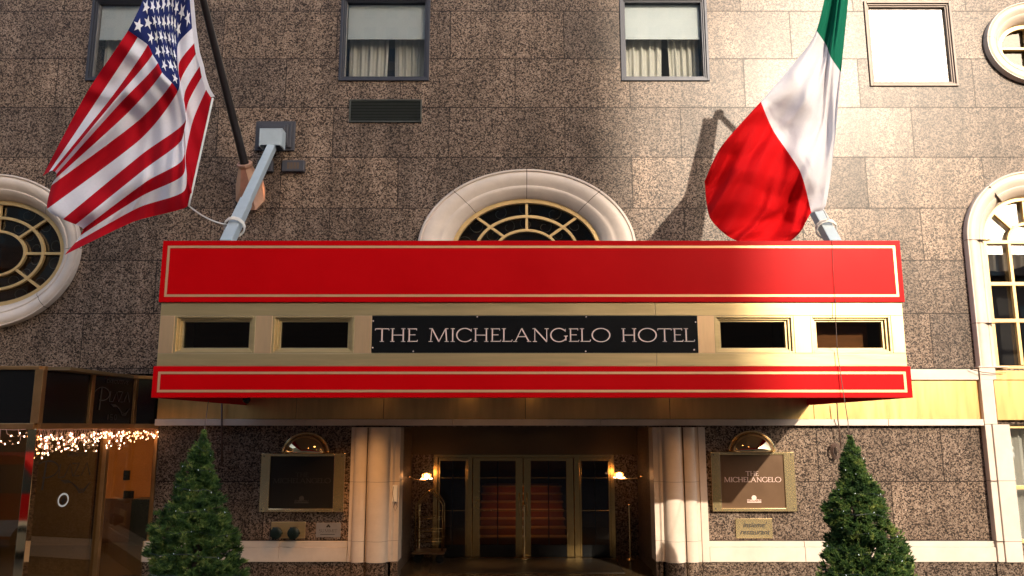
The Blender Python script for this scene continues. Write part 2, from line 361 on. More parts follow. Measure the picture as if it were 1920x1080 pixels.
def write(mb, text, x0, x1, zb, zh, y, yd=.012, m=0, bold=1.0, squeeze=None):
    """serif capitals between x0 and x1, baseline zb, cap height zh, on plane y facing -y"""
    adv = [G[c][0] for c in text]; tot = sum(adv)+.07*(len(text)-1); sx = (x1-x0)/tot/zh
    x = 0
    def seg(pts, w):
        # keep strokes of even weight after the horizontal stretch
        q = [Vector((x0+(x+a)*zh*sx, zb+b*zh)) for a, b in pts]; ww = w*zh*bold; n = len(q); lft = []; rgt = []
        closed = (q[0]-q[-1]).length < 1e-5
        for k in range(n):
            if closed: d = q[(k+1) % (n-1)]-q[k-1 if k else n-2]
            else: d = q[min(k+1, n-1)]-q[max(k-1, 0)]
            d.normalize(); nn = Vector((-d.y, d.x))
            f = .6+.4*abs(nn.x) if len(pts) > 2 else 1
            lft.append(q[k]+nn*ww*f/2); rgt.append(q[k]-nn*ww*f/2)
        i = len(mb.v)
        for a, b in zip(lft, rgt): mb.v += [(a.x, y-yd, a.y), (b.x, y-yd, b.y), (a.x, y, a.y), (b.x, y, b.y)]
        for k in range(n-1):
            a = i+4*k; c = a+4
            for f_ in ((a, a+1, c+1, c), (a, c, c+2, a+2), (a+1, a+3, c+3, c+1)): mb.f.append(f_); mb.m.append(m)
        for a in (i, i+4*(n-1)): mb.f.append((a, a+1, a+3, a+2)); mb.m.append(m)
    for c in text:
        for st in G[c][1]:
            if st[0] == 'l': seg([(st[1], st[2]), (st[3], st[4])], st[5])
            else: seg(st[1], st[2])
        x += G[c][0]+.07
    return mb
def text_mesh(name, s, size, loc, m, parent, shear=0, width=None, rot=(math.pi/2, 0, 0), depth=.003):
    cu = bpy.data.curves.new(name, 'FONT'); cu.body = s; cu.size = size; cu.shear = shear; cu.extrude = depth; cu.align_x = 'CENTER'; cu.resolution_u = 3; cu.offset = size*.018
    t = bpy.data.objects.new(name+'_tmp', cu); C.objects.link(t)
    bpy.context.view_layer.update()
    me = bpy.data.meshes.new_from_object(t.evaluated_get(bpy.context.evaluated_depsgraph_get())); bpy.data.objects.remove(t)
    xs = [v.co.x for v in me.vertices]; wd = max(xs)-min(xs)
    k = width/wd if width else 1
    Rm = Matrix.Translation(loc) @ Matrix.Rotation(rot[2], 4, 'Z') @ Matrix.Rotation(rot[0], 4, 'X') @ Matrix.Diagonal((k, 1, 1, 1))
    me.transform(Rm); me.name = name; me.materials.clear(); me.materials.append(M[m])
    o = bpy.data.objects.new(name, me); C.objects.link(o); setp(o, parent); return o

# ================================================================== THE SETTING
g = MB(); g.quad((-400,-400,-.02),(400,-400,-.02),(400,400,-.02),(-400,400,-.02)); g.build('ground', 'side', kind='structure')
g = MB(); g.box(-120, 120, -30, -6.2, -.019, -.012); rd = g.build('road', 'asphalt', kind='structure')
g = MB()
for x in range(-40, 41): g.box(x*1.5+.006, x*1.5+1.494, -6.0, -3.3, -.018, 0); g.box(x*1.5+.006, x*1.5+1.494, -3.285, -.35, -.018, 0)
g.box(-60, 60, -6.19, -6.005, -.018, .0)
g.build('pavement', 'side', kind='structure', bevel=.004)

# ================================================================== HOTEL BUILDING
hotel = thing('hotel_building', 'speckled brown granite hotel facade with cream stone trim around oval windows and a recessed entrance', 'building')
XL = -6.62
# openings
ELL = [  # centre u, v, outer semi-axes px, inner semi-axes px
    (988, 473, 205, 153, 143, 103), (-21, 474, 174, 145, 134, 101), (1937, 84, 93, 76, 58, 44)]
ell_w = []
for (cu, cv, oa, ob, ia, ib) in ELL:
    c = P(cu, cv, 0); ax = xat(cu+oa, cv)-c.x; az = (zat(cv-ob)-zat(cv+ob))/2; cz = (zat(cv-ob)+zat(cv+ob))/2
    k = (ia/oa, ib/ob); ell_w.append((c.x, cz, ax, az, ax*k[0], az*k[1]))
AX, AZ, AR = 10.10, zat(450), 1.36       # arch centre and outer radius
WIN = []                                  # outer frame boxes (x0,x1,z0,z1)
for (u0, u1, v0, v1, kind) in ((168, 330, -4, 152, 'dark'), (638, 806, -6, 152, 'dark'), (1163, 1327, -6, 152, 'dark'), (1625, 1789, 3, 162, 'brown')):
    vm = (v0+v1)/2; WIN.append((xat(u0, vm), xat(u1, vm), zat(v1), zat(v0), kind))
cut = MB()
for x0, x1, z0, z1, _ in WIN: cut.box(x0, x1, -.5, 1.2, z0, z1)
for cx, cz, ax, az, ix, iz in ell_w:
    cut.prism([(cx+ax*.97*math.cos(2*math.pi*k/96), cz+az*.97*math.sin(2*math.pi*k/96)) for k in range(96)], -.5, 1.2)
ar = AR-.04
cut.prism([(AX-ar, 3.77)]+[(AX-ar*math.cos(math.pi*k/48), AZ+ar*math.sin(math.pi*k/48)) for k in range(49)]+[(AX+ar, 3.77)], -.5, 1.2)
EX0, EX1, EZ = -2.12, 2.66, 2.685
cut.box(EX0, EX1, -.5, 1.2, -.5, EZ)
cut.box(9.12, 12.5, -.5, 1.2, .55, 2.72)         # lower right window
cut.box(-15, XL, -.5, 1.2, -.5, HC+.93)          # shop entrance bay
wall = MB().box(-14, 14, 0, .6, -.3, 14).build('granite_wall', 'granite')
cuto = cut.build('cutter', 'dark')
bm_ = wall.modifiers.new('b', 'BOOLEAN'); bm_.operation = 'DIFFERENCE'; bm_.solver = 'EXACT'; bm_.object = cuto
bpy.context.view_layer.update()
me = bpy.data.meshes.new_from_object(wall.evaluated_get(bpy.context.evaluated_depsgraph_get()))
wall.modifiers.clear(); wall.data = me; bpy.data.objects.remove(cuto)
me.materials.clear(); me.materials.append(M['granite'])
for p_ in me.polygons: p_.material_index = 0
setp(wall, hotel)
# closing mass behind the facade so that nothing glows through
bk = MB(); bk.box(-14, -9.9, 8.0, 8.1, -.3, 14); bk.box(-9.9, 14, 8.0, 8.1, 3.0, 14); bk.box(-14, 14, .6, 8.1, 14, 14.1); bk.box(-14.1, -14, 0, 8.1, -.3, 14.1); bk.box(14, 14.1, 0, 8.1, -.3, 14.1)
bk.build('rear_wall', 'dark', hotel)

# --- rectangular windows
def rect_window(i, x0, x1, z0, z1, kind):
    fw = .11; fr = MB(); ym = -.035
    # stepped frame
    for (a, b, ya, yb) in ((0, fw*.45, ym, .10), (fw*.45, fw*.75, ym+.03, .12), (fw*.75, fw, ym+.055, .14)):
        X0, X1, Z0, Z1 = x0+a, x1-a, z0+a, z1-a; d = b-a
        fr.box(X0, X0+d, ya, yb, Z0, Z1); fr.box(X1-d, X1, ya, yb, Z0, Z1)
        fr.box(X0+d, X1-d, ya, yb, Z0, Z0+d); fr.box(X0+d, X1-d, ya, yb, Z1-d, Z1)
    nm = {'dark': 'frame_dark', 'brown': 'frame_brown'}[kind]
    W = fr.build('window', nm, hotel, bevel=.004)
    a, b, c, d = x0+fw, x1-fw, z0+fw, z1-fw
    MB().box(a, b, .075, .083, c, d).build('pane', 'glass', W)
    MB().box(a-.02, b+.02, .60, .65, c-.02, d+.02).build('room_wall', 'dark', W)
    if kind == 'brown':
        m = MB(); nseg = 24
        m.box(a+.01, b-.02, .14, .15, c+.02, d-.05)
        m.build('roller_blind', 'white_blind', W); return
    zb = d-(d-c)*.455
    MB().box(a+.01, b-.01, .14, .15, zb, d).box(a+.01, b-.01, .132, .158, zb-.022, zb).build('roller_blind', 'blind', W, bevel=.003)
    rnd = random.Random(i+3); mid = a+(b-a)*.56
    for (q0, q1, bot) in ((a-.0, mid-.05, 1), (mid+.03, b+.01, -1)):
        m = MB(); n = 60; rows = 8; ph = rnd.random()*6
        for r_ in range(rows+1):
            t = r_/rows; z = d-.05+(c-.02-(d-.05))*t
            for k in range(n+1):
                s = k/n; sw = -.05*t if bot == 1 else .035*t
                xx = q0+(q1-q0)*s + (sw*s if bot == 1 else sw*(1-s))
                yy = .37+.035*math.sin(s*29+ph+.6*math.sin(t*3+s*5))+.018*math.sin(s*61+ph*2)
                m.v.append((xx, yy, z))
        for r_ in range(rows):
            for k in range(n): q = r_*(n+1)+k; m.f.append((q, q+1, q+n+2, q+n+1)); m.m.append(0)
        m.build('curtain', 'curtain', W, smooth=True)
for i, wd in enumerate(WIN): rect_window(i, *wd)

# --- oval windows with stone surround
def ellpt(cx, cz, a, b, t): return (cx+a*math.cos(t), cz+b*math.sin(t))
PROF = [(0, .02), (0, -.10), (.035, -.125), (.075, -.125), (.10, -.095), (.16, -.115), (.28, -.125), (.42, -.11), (.52, -.075), (.60, -.05), (.64, -.06), (.72, -.045), (.82, .0), (.92, .06), (1, .12), (1, .30)]
def oval_window(idx, cx, cz, ax, az, ix, iz, joints):
    js = sorted(joints); gap = .0035
    sur = MB()
    for k in range(len(js)):
        a0 = R(js[k])+gap; a1 = R(js[(k+1) % len(js)])-gap
        if a1 < a0: a1 += 2*math.pi
        n = max(6, int((a1-a0)/(2*math.pi)*110))
        s = sweep([(ellpt(cx, cz, ax, az, a0+(a1-a0)*q/n), ellpt(cx, cz, ix, iz, a0+(a1-a0)*q/n)) for q in range(n+1)], PROF)
        off = len(sur.v); sur.v += s.v; sur.f += [tuple(off+i for i in f) for f in s.f]; sur.m += s.m
    W = sur.build('oval_window', 'stone', hotel, smooth=True, auto=50)
    pr2 = [(.004, .03)]+[(min(max(t, .006), .994), y+.012) for t, y in PROF[1:]]
    n = 120; sweep([(ellpt(cx, cz, ax*.999, az*.999, 2*math.pi*q/n), ellpt(cx, cz, ix*1.003, iz*1.003, 2*math.pi*q/n)) for q in range(n+1)], pr2).build('joint_bed', 'mortar', W, smooth=True)
    # brass bars
    def ring(f, wdt, y0=.17, y1=.24):
        m = MB(); n = 96
        A, B = ix*f, iz*f
        for q in range(n):
            t0, t1 = 2*math.pi*q/n, 2*math.pi*(q+1)/n
            o0, o1 = ellpt(cx, cz, A, B, t0), ellpt(cx, cz, A, B, t1); i0_, i1_ = ellpt(cx, cz, A-wdt, B-wdt, t0), ellpt(cx, cz, A-wdt, B-wdt, t1)
            k = len(m.v)
            for (x, z) in (o0, o1, i1_, i0_): m.v.append((x, y0, z))
            for (x, z) in (o0, o1, i1_, i0_): m.v.append((x, y1, z))
            m.f += [(k, k+1, k+2, k+3), (k+4, k+7, k+6, k+5), (k, k+4, k+5, k+1), (k+3, k+2, k+6, k+7)]; m.m += [0]*4
        return m
    rg = ring(1.0, .085, .15, .25)
    if idx != 2:
        for f, w_ in ((.70, .055), (.44, .05)):
            s = ring(f, w_); off = len(rg.v); rg.v += s.v; rg.f += [tuple(off+i for i in q) for q in s.f]; rg.m += s.m
        for t in (36, 90, 144, 216, 270, 324, 0, 180):
            if idx == 0 and t in (0, 180): continue
            tt = R(t); dx, dz = math.cos(tt), math.sin(tt)
            # spokes cross the two outer bays
            ri = 1/math.sqrt((dx/(ix*.44-.03))**2+(dz/(iz*.44-.03))**2); ro = 1/math.sqrt((dx/(ix-.05))**2+(dz/(iz-.05))**2)
            rg.beam((cx+dx*ri, .205, cz+dz*ri), (cx+dx*ro, .205, cz+dz*ro), .05, .056, up=Vector((0, 1, 0)))
    else:
        rg.box(cx-ix+.05, cx+ix-.05, .17, .24, cz-.03, cz+.02); rg.box(cx-.02, cx+.02, .171, .239, cz-iz+.05, cz+iz-.05)
    rg.build('window_frame', 'gold_paint', W, bevel=.003)
    # wrought scrolls behind
    sc = MB(); rnd = random.Random(11+idx)
    nsc = 14 if idx != 2 else 8
    for k in range(nsc):
        th = 2*math.pi*(k+.5)/nsc; sgn = 1 if k % 2 else -1
        for (f, r0) in ((.84, .17), (.56, .15)):
            c0 = ellpt(cx, cz, ix*f, iz*f, th); pts = []
            for q in range(22):
                a = th+sgn*q*.30; rr = r0*(1-q/30)
                pts.append((c0[0]+rr*math.cos(a), .285, c0[1]+rr*math.sin(a)))
            sc.tube(pts, .007, 5)
    sc.build('scrollwork', 'steel', W, smooth=True)
    n = 64; MB().prism([ellpt(cx, cz, ix*.99, iz*.99, 2*math.pi*q/n) for q in range(n)], .262, .268).build('pane', 'glass_canopy', W)
    dk = MB(); dk.box(cx-ax, cx+ax, 1.3, 1.35, cz-az, cz+az); dk.box(cx-ax, cx+ax, .6, 1.3, cz-az-.05, cz-az); dk.box(cx-ax, cx+ax, .6, 1.3, cz+az, cz+az+.05); dk.box(cx-ax-.05, cx-ax, .6, 1.3, cz-az, cz+az); dk.box(cx+ax, cx+ax+.05, .6, 1.3, cz-az, cz+az)
    dk.build('window_backing', 'wood' if idx != 2 else 'steel', W)
oval_window(0, *ell_w[0], (90, 47, 133, 0, 180, 227, 313))
oval_window(1, *ell_w[1], (2, 46, 90, 134, 178, 226, 270, 314))
oval_window(2, *ell_w[2], (172, 8, 90, 250, 300))

# --- arched window
def arch_path(rx, rz, n=40, z0=3.78):
    pts = [(AX-rx, z0), (AX-rx, z0+.55), (AX-rx, z0+.56)]+[(AX-rx*math.cos(math.pi*k/n), AZ+rz*math.sin(math.pi*k/n)) for k in range(n+1)]+[(AX+rx, z0+.56), (AX+rx, z0+.55), (AX+rx, z0)]
    return pts
ri_ = AR-.46
op, ip = arch_path(AR, AR), arch_path(ri_, ri_)
AW = sweep(list(zip(op, ip)), PROF).build('arched_window', 'stone', hotel, smooth=True, auto=50)
for z in (AZ-.02, 4.62):
    MB().box(AX-AR-.004, AX-ri_+.0, -.128, -.02, z-.004, z+.004).build('stone_joint', 'mortar', AW)
for t in (128, 52):
    MB().beam((AX+AR*math.cos(R(t)), -.075, AZ+AR*math.sin(R(t))), (AX+(ri_+.05)*math.cos(R(t)), -.03, AZ+(ri_+.05)*math.sin(R(t))), .008, .11, up=Vector((0,1,0))).build('stone_joint', 'mortar', AW)
m = MB(); n = 40
for (r0, r1, y0, y1) in ((ri_+.0, ri_-.075, .15, .26), (.40, .34, .17, .24)):
    for k in range(n):
        a0, a1 = math.pi*k/n, math.pi*(k+1)/n; q = len(m.v)
        for y in (y0, y1):
            for (r_, a) in ((r0, a0), (r0, a1), (r1, a1), (r1, a0)): m.v.append((AX+r_*math.cos(a), y, AZ+r_*math.sin(a)))
        m.f += [(q, q+1, q+2, q+3), (q+4, q+7, q+6, q+5), (q, q+4, q+5, q+1), (q+3, q+2, q+6, q+7)]; m.m += [0]*4
for sx in (-1, 1):
    m.box(AX+sx*(ri_-.075), AX+sx*ri_, .15, .26, 3.78, AZ); m.box(AX+sx*.34, AX+sx*.40, .17, .24, 3.85, AZ)
for z in (AZ, AZ-.83, AZ-1.55, 3.80): m.box(AX-ri_+.07, AX+ri_-.07, .165, .245, z-.035, z+.035)
for t in (45, 90, 135): m.beam((AX+.38*math.cos(R(t)), .205, AZ+.38*math.sin(R(t))), (AX+(ri_-.04)*math.cos(R(t)), .205, AZ+(ri_-.04)*math.sin(R(t))), .055, .07, up=Vector((0,1,0)))
m.build('window_frame', 'gold_paint', AW, bevel=.003)
n = 30; MB().prism([(AX-ri_, 3.78)]+[(AX-ri_*math.cos(math.pi*k/n), AZ+ri_*math.sin(math.pi*k/n)) for k in range(n+1)]+[(AX+ri_, 3.78)], .262, .268).build('pane', 'glass', AW)
# pale drape in the head of the arch, dark room below
m = MB(); n = 80
for r_ in range(7):
    for k in range(n+1):
        x = AX-1.0+2.0*k/n; zt = AZ+ri_+.1-r_/6*(1.42+.12*abs(math.sin(k/n*6)))
        m.v.append((x, .42+.035*math.sin(k*.9+r_*.3), zt))
for r_ in range(6):
    for k in range(n): q = r_*(n+1)+k; m.f.append((q, q+1, q+n+2, q+n+1)); m.m.append(0)
m.build('drape', 'drape', AW, smooth=True)
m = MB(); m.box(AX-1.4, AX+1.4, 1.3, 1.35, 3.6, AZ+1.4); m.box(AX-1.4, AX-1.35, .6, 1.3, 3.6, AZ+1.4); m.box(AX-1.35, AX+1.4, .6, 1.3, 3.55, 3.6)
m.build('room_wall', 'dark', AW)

# --- stone pilaster and lower window at the right
z_l0, z_l1 = zat(798), zat(786)        # stone ledge
z_f0, z_f1 = z_l1+.004, zat(713)       # brass fascia
z_u0, z_u1 = z_f1+.004, zat(693)       # upper stone band
zb0, zb1 = zat(1052), zat(1014)        # base band
m = MB(); m.box(8.72, 8.96, -.13, .05, 2.735, 3.775); m.box(8.72, 8.84, -.132, .05, zb0, 2.73); m.box(8.845, 9.16, -.16, .45, zb0, 2.73)
m.box(8.72, 9.02, -.133, .05, 3.55, 3.776); m.box(8.70, 9.28, -.15, .34, 3.776, 3.80)
m.build('stone_pilaster', 'stone', hotel, bevel=.01)
m = MB()
for z in (1.72, .66): MB().box(8.718, 9.162, -.162, 0, z-.004, z+.004).build('stone_joint', 'mortar', hotel)
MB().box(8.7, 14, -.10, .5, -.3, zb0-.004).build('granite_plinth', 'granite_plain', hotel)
lw = MB(); lw.box(9.165, 9.22, .05, .2, .6, 2.72); lw.box(9.22, 12.4, .05, .2, .6, .66); lw.box(9.22, 12.4, .05, .2, 2.66, 2.72); lw.box(9.22, 12.4, .06, .19, 1.55, 1.62); lw.box(10.6, 10.66, .06, .19, .66, 2.66)
LW = lw.build('shop_window', 'gold_paint', hotel, bevel=.004)
MB().box(9.2, 12.4, .12, .126, .62, 2.7).build('pane', 'glass', LW)
m = MB(); n = 160
for r_ in range(2):
    for k in range(n+1): m.v.append((9.2+3.2*k/n, .42+.05*math.sin(k*.8)+.02*math.sin(k*1.9), 2.7 if r_ == 0 else .6))
for k in range(n): m.f.append((k, k+1, k+n+2, k+n+1)); m.m.append(0)
m.build('curtain', 'curtain', LW, smooth=True)
MB().box(9.1, 12.5, 1.0, 1.05, .5, 2.8).build('room_wall', 'wood', LW)
# small white glass lamp hanging in that window
t = thing('window_lamp', 'small white frosted glass lamp just inside the lower right window', 'lamp', (9.36, .28, 2.2))
MB().lathe([(.01, .16), (.05, .15), (.09, .10), (.08, .07), (.05, .05), (.085, 0), (.09, -.06), (.05, -.10), (.01, -.11)], (9.36, .28, 2.2), n=14).build('lamp_shade', 'white_blind', t, smooth=True)
MB().tube([(9.36, .28, 2.36), (9.36, .28, 2.66)], .006, 6).build('cord', 'cable', t)

# --- brass fascia, ledge, bands
m = MB(); xs = [XL+.02, xat(558, 740), xat(720, 770), xat(985, 770), xat(1255, 770), xat(1524, 770), xat(1838, 750)]
for a, b in zip(xs, xs[1:]): m.box(a+.004, b-.004, -.05, .0, z_f0, z_f1)
m.build('brass_fascia', 'brass_panel', hotel, bevel=.003)
MB().box(XL+.02, 8.7, -.03, -.001, z_f0-.003, z_f1+.003).build('fascia_backing', 'mortar', hotel)
MB().box(8.99, 12.6, -.09, -.0, z_f0-.02, z_f1).box(8.99, 12.6, -.12, 0, z_f1+.003, 3.72).build('brass_fascia', 'brass_panel', hotel, bevel=.003)
m = MB(); xs = [XL+.02, xat(575, 790), xat(850, 790), xat(1125, 790), xat(1395, 790), xat(1660, 790), 8.715]
for a, b in zip(xs, xs[1:]): m.box(a+.003, b-.003, -.12, -.0, z_l0, z_l1)
m.build('stone_ledge', 'stone', hotel, bevel=.006); m = MB()
xs = [XL+.05, -4, -1.5, 1, 3.4, 5.9, 8.715]
for a, b in zip(xs, xs[1:]): m.box(a+.003, b-.003, -.10, -.0, z_u0, z_u1)
m.build('stone_band', 'stone', hotel, bevel=.006)
for (a, b) in ((XL-.05, -2.97), (3.56, 8.715)):
    m = MB(); k = 3; L = (b-a)/k
    for q in range(k): m.box(a+q*L+.003, a+(q+1)*L-.003, -.10, 0, zb0, zb1-.10); m.box(a+q*L+.003, a+(q+1)*L-.003, -.075, 0, zb1-.097, zb1)
    m.build('stone_base_band', 'stone', hotel, bevel=.006)
for a, b in ((XL-.05, EX0), (EX1, 8.7)): MB().box(a, b, -.07, 0, -.3, zb0-.003).build('granite_plinth', 'granite_plain', hotel)

# --- clustered pilasters beside the entrance
def cluster(xa, xb, flip):
    W_ = xb-xa; pl = []
    def add(fx, y): pl.append((fx, y))
    add(0, 0.0); add(0, -.10); add(.07, -.10)
    for k in range(13): a = math.pi*k/12; add(.07+.28*(1-math.cos(a))/2*1.0, -.11-.085*math.sin(a))
    for k in range(15): a = math.pi*k/14; add(.37+.42*(1-math.cos(a))/2, -.11-.135*math.sin(a))
    add(.81, -.08); add(.86, -.08); add(.90, -.05); add(1.0, -.05); add(1.0, .40); add(.9, .40)
    add(.9, .0)
    pts = [(xa+f*W_ if not flip else xb-f*W_, y) for f, y in pl]
    m = MB(); zs = [zb0, .66, 1.70, EZ-.002]
    for z0, z1 in zip(zs, zs[1:]): m.prism(pts, z0+.003, z1-.003, plane='xy')
    o = m.build('stone_pilaster', 'stone', hotel, smooth=True, auto=35)
    ptsi = [(x+(.006 if x < (xa+xb)/2 else -.006), y+.008) for x, y in pts]
    MB().prism(ptsi, zb0+.01, EZ-.01, plane='xy').build('joint_bed', 'mortar', hotel, smooth=True, auto=35)
    MB().prism([(x, y+.01) for x, y in pts], -.3, zb0-.003, plane='xy').build('granite_plinth', 'granite_plain', hotel, smooth=True, auto=35)
cluster(-2.96, -2.06, False)
cluster(2.60, 3.42, True)
MB().box(3.425, 3.555, -.12, 0, zb0, EZ-.002).build('stone_pilaster', 'stone', hotel, bevel=.006)
MB().box(3.425, 3.555, -.10, 0, -.3, zb0-.003).build('granite_plinth', 'granite_plain', hotel)

# --- entrance recess
YD = 2.3
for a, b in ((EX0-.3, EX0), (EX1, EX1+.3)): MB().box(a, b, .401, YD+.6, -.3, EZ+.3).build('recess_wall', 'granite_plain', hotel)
MB().box(EX0-.3, EX1+.3, .605, YD+.4, EZ+.02, EZ+.3).build('recess_ceiling', 'tan_wall', hotel)
MB().box(EX0-.02, EX1+.02, -.02, YD+.02, -.012, .004).box(EX0+.55, EX1-.55, .5, YD-.2, .004, .012, 1).build('entrance_floor', ['floor_in', 'mat_dark'], hotel)
zt_d = zat(852, YD)
MB().box(EX0, EX1, YD-.12, YD+.2, zt_d, EZ+.02).build('bulkhead', 'bulkhead', hotel)
# frame and leaves: pixel columns of the door wall
def XD(u): return xat(u, 950, YD)
fr = MB()
for (u0, u1) in ((812, 820), (876, 885), (1077, 1087), (1145, 1153)): fr.box(XD(u0), XD(u1), YD-.05, YD+.05, 0, zt_d)
fr.box(XD(820), XD(1145), YD-.045, YD+.045, zt_d-.07, zt_d)
DF = fr.build('door_frame', 'door_brass', hotel, bevel=.004)
zz = zt_d-.075
def leaf(nm, u0, u1, st=.155, handle=0):
    a, b = XD(u0)+.004, XD(u1)-.004; f = MB(); y0, y1 = YD-.03, YD+.03
    f.box(a, a+st, y0, y1, .012, zz); f.box(b-st, b, y0, y1, .012, zz); f.box(a+st, b-st, y0, y1, .012, .26, 1); f.box(a+st, b-st, y0, y1, zz-.06, zz)  # bottom rail blackened in place of the dark reflection low on the door
    mid = (a+b)/2; f.box(mid-.011, mid+.011, y0+.01, y1-.01, .26, zz-.06, 1)
    for z in (.95, 1.62): f.box(a+st, b-st, y0+.014, y1-.014, z-.007, z+.007)
    D = f.build(nm, ['door_brass', 'black'], hotel, bevel=.003)
    MB().box(a+st, b-st, YD-.004, YD+.004, .26, zz-.06).build('pane', 'glass_dark', D)
    if handle: 
        hx = b-.07 if handle > 0 else a+.07
        MB().tube([(hx, YD-.03, .85), (hx, YD-.09, .88), (hx, YD-.09, 1.28), (hx, YD-.03, 1.31)], .014, 8).build('handle', 'brass_polish', D, smooth=True)
leaf('door', 886, 980.5, .15, 1); leaf('door', 981.5, 1076, .15, -1)
leaf('side_light', 821, 876, .035); leaf('side_light', 1087, 1145, .035)
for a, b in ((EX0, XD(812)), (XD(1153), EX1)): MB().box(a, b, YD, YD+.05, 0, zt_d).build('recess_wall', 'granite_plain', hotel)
# vestibule with lit stairs
vb = MB(); vb.box(EX0-.3, EX0, YD+.6, 7.5, -.3, 3.4); vb.box(EX1, EX1+.3, YD+.6, 7.5, -.3, 3.4); vb.box(EX0, EX1, 7.4, 7.5, -.3, 3.4); vb.box(EX0, EX1, YD+.4, 7.5, 3.3, 3.4)
vb.build('lobby_wall', 'wood', hotel)
MB().box(EX0, EX1, YD+.02, 7.4, -.3, .003).build('lobby_floor', 'floor_in', hotel)
stp = MB()
for k in range(7): stp.box(-.75, 1.25, 4.2+.30*k, 7.4, .003+.17*k, .003+.17*(k+1)-.03)
for k in range(7): stp.box(-.78, 1.28, 4.16+.30*k, 4.5+.3*k, .003+.17*(k+1)-.03, .003+.17*(k+1), 1)
stp.build('staircase', ['red_carpet', 'brass_panel'], hotel)
def downlight(x, y, z, e, cone=R(95), r=.06, parent=None, mat_='lamp_soft'):
    o = MB().lathe([(.001, -.012), (r*.8, -.012)], (x, y, z), n=14, m=1).lathe([(r*.8, -.004), (r, -.018), (r*1.25, -.018), (r*1.25, .0)], (x, y, z), n=14).build('downlight', ['brass', mat_], parent, smooth=False)
    lamp('downlight_lamp', (x, y, z-.04), e, (1, .48, .16), .12, 'SPOT', parent, cone, 1.0)
    return o
for x, y, e in ((-.40, 1.45, 55), (.80, 1.45, 55)): downlight(x, y, EZ+.02, e, R(30), parent=hotel)
for x, y in ((-.3, 4.5), (.8, 4.5), (.25, 5.6)): downlight(x, y, 3.3, 55, R(56), parent=hotel)

# --- louvred vent under the second window
x0, x1 = xat(655, 208), xat(791, 208); z0, z1 = zat(230), zat(187)
m = MB(); m.box(x0, x1, -.03, .0, z0, z0+.03); m.box(x0, x1, -.03, .0, z1-.03, z1); m.box(x0, x0+.03, -.03, 0, z0+.03, z1-.03); m.box(x1-.03, x1, -.03, 0, z0+.03, z1-.03)
V = m.build('air_vent', 'grille', hotel, bevel=.003)
m = MB(); k = 13
for q in range(k):
    z = z0+.035+(z1-z0-.07)*(q+.5)/k; i = len(m.v)
    m.v += [(x0+.03, -.026, z-.012), (x1-.03, -.026, z-.012), (x1-.03, -.004, z+.016), (x0+.03, -.004, z+.016)]; m.f.append((i, i+1, i+2, i+3)); m.m.append(0)
m.build('louvre', 'grille', V)
MB().box(x0+.02, x1-.02, -.003, -.001, z0+.02, z1-.02).build('vent_backing', 'dark', V)

# ================================================================== CANOPY
YC = -3.9
CX0, CX1 = -4.985, 5.54
def zc_(v): return zat(v, YC)
cano = thing('entrance_canopy', 'wide red and brass canopy with gold pinstripes projecting over the hotel entrance', 'canopy', (.28, YC, zc_(746)))
zu0, zu1 = zc_(567), zc_(452); zl0, zl1 = zc_(746), zc_(687)
def red_panel(z0, z1, y):
    P_ = MB().box(CX0, CX1, y, y+.06, z0, z1).build('fascia_panel', 'red', cano, bevel=.006)
    s = MB(); i = .075; w_ = .034; a, b, c, d = CX0+i, CX1-i, z0+i, z1-i; yy = y-.003
    for (p, q, r_, t_) in ((a, b, c, c+w_), (a, b, d-w_, d), (a, a+w_, c+w_, d-w_), (b-w_, b, c+w_, d-w_)): s.box(p, q, yy, y-.0005, r_, t_)
    s.build('pinstripe', 'pin', P_)
    # side return runs back to the wall
    for x, xx in ((CX0, CX0+.05), (CX1-.05, CX1)):
        MB().box(x, xx, y+.062, -.06, z0, z1).build('side_panel', 'red', cano, bevel=.004)
red_panel(zu0, zu1, YC-.03); red_panel(zl0, zl1, YC-.03)
za, zb_, zc1, zd = zl1+.003, zc_(662), zc_(592), zu0-.003      # metal band: lower rail / openings / upper rail
yb = YC+.0
m = MB()
seam = xat(1230, 640, YC)
for a, b in ((CX0+.03, seam-.003), (seam+.003, CX1-.03)):
    m.box(a, b, yb, yb+.05, za, zb_-.002); m.box(a, b, yb, yb+.05, zc1+.002, zd)
ops = [(326, 478), (510, 664), (1340, 1489), (1521, 1672)]; sgn = (697, 1308)
def XC(u): return xat(u, 627, YC)
cols = [CX0+.03]+[XC(q) for pr in (ops[0], ops[1], sgn, ops[2], ops[3]) for q in pr]+[CX1-.03]
m.build('metal_band', 'brass', cano, bevel=.004)
for k in range(0, len(cols), 2): MB().box(cols[k]+.002, cols[k+1]-.002, yb-.004, yb+.05, zb_, zc1).build('stile', 'brass_stile', cano, bevel=.004)
for xx in (CX0+.03, CX1-.08): MB().box(xx, xx+.05, yb+.055, -.06, za, zd).build('metal_side', 'brass', cano, bevel=.004)
for (u0, u1) in ops:
    x0, x1 = XC(u0), XC(u1); f = MB()
    for q, (d, y0) in enumerate(((0, .0), (.035, .035), (.07, .07))):
        a, b, c, e = x0+d, x1-d, zb_+d*.75, zc1-d*.75; t_ = .033; tz = .026; y1 = yb+y0+.06
        f.box(a, a+t_, yb+y0, y1, c, e); f.box(b-t_, b, yb+y0, y1, c, e); f.box(a+t_, b-t_, yb+y0, y1, c, c+tz); f.box(a+t_, b-t_, yb+y0, y1, e-tz, e)
    Wn = f.build('window', 'brass', cano, bevel=.003)
    MB().box(x0+.10, x1-.10, yb+.115, yb+.121, zb_+.07, zc1-.07).build('pane', 'glass_canopy', Wn)
SP = MB().box(XC(697), XC(1308), yb-.008, yb+.04, zb_+.004, zc1-.004).build('sign_panel', 'black', cano, bevel=.003)
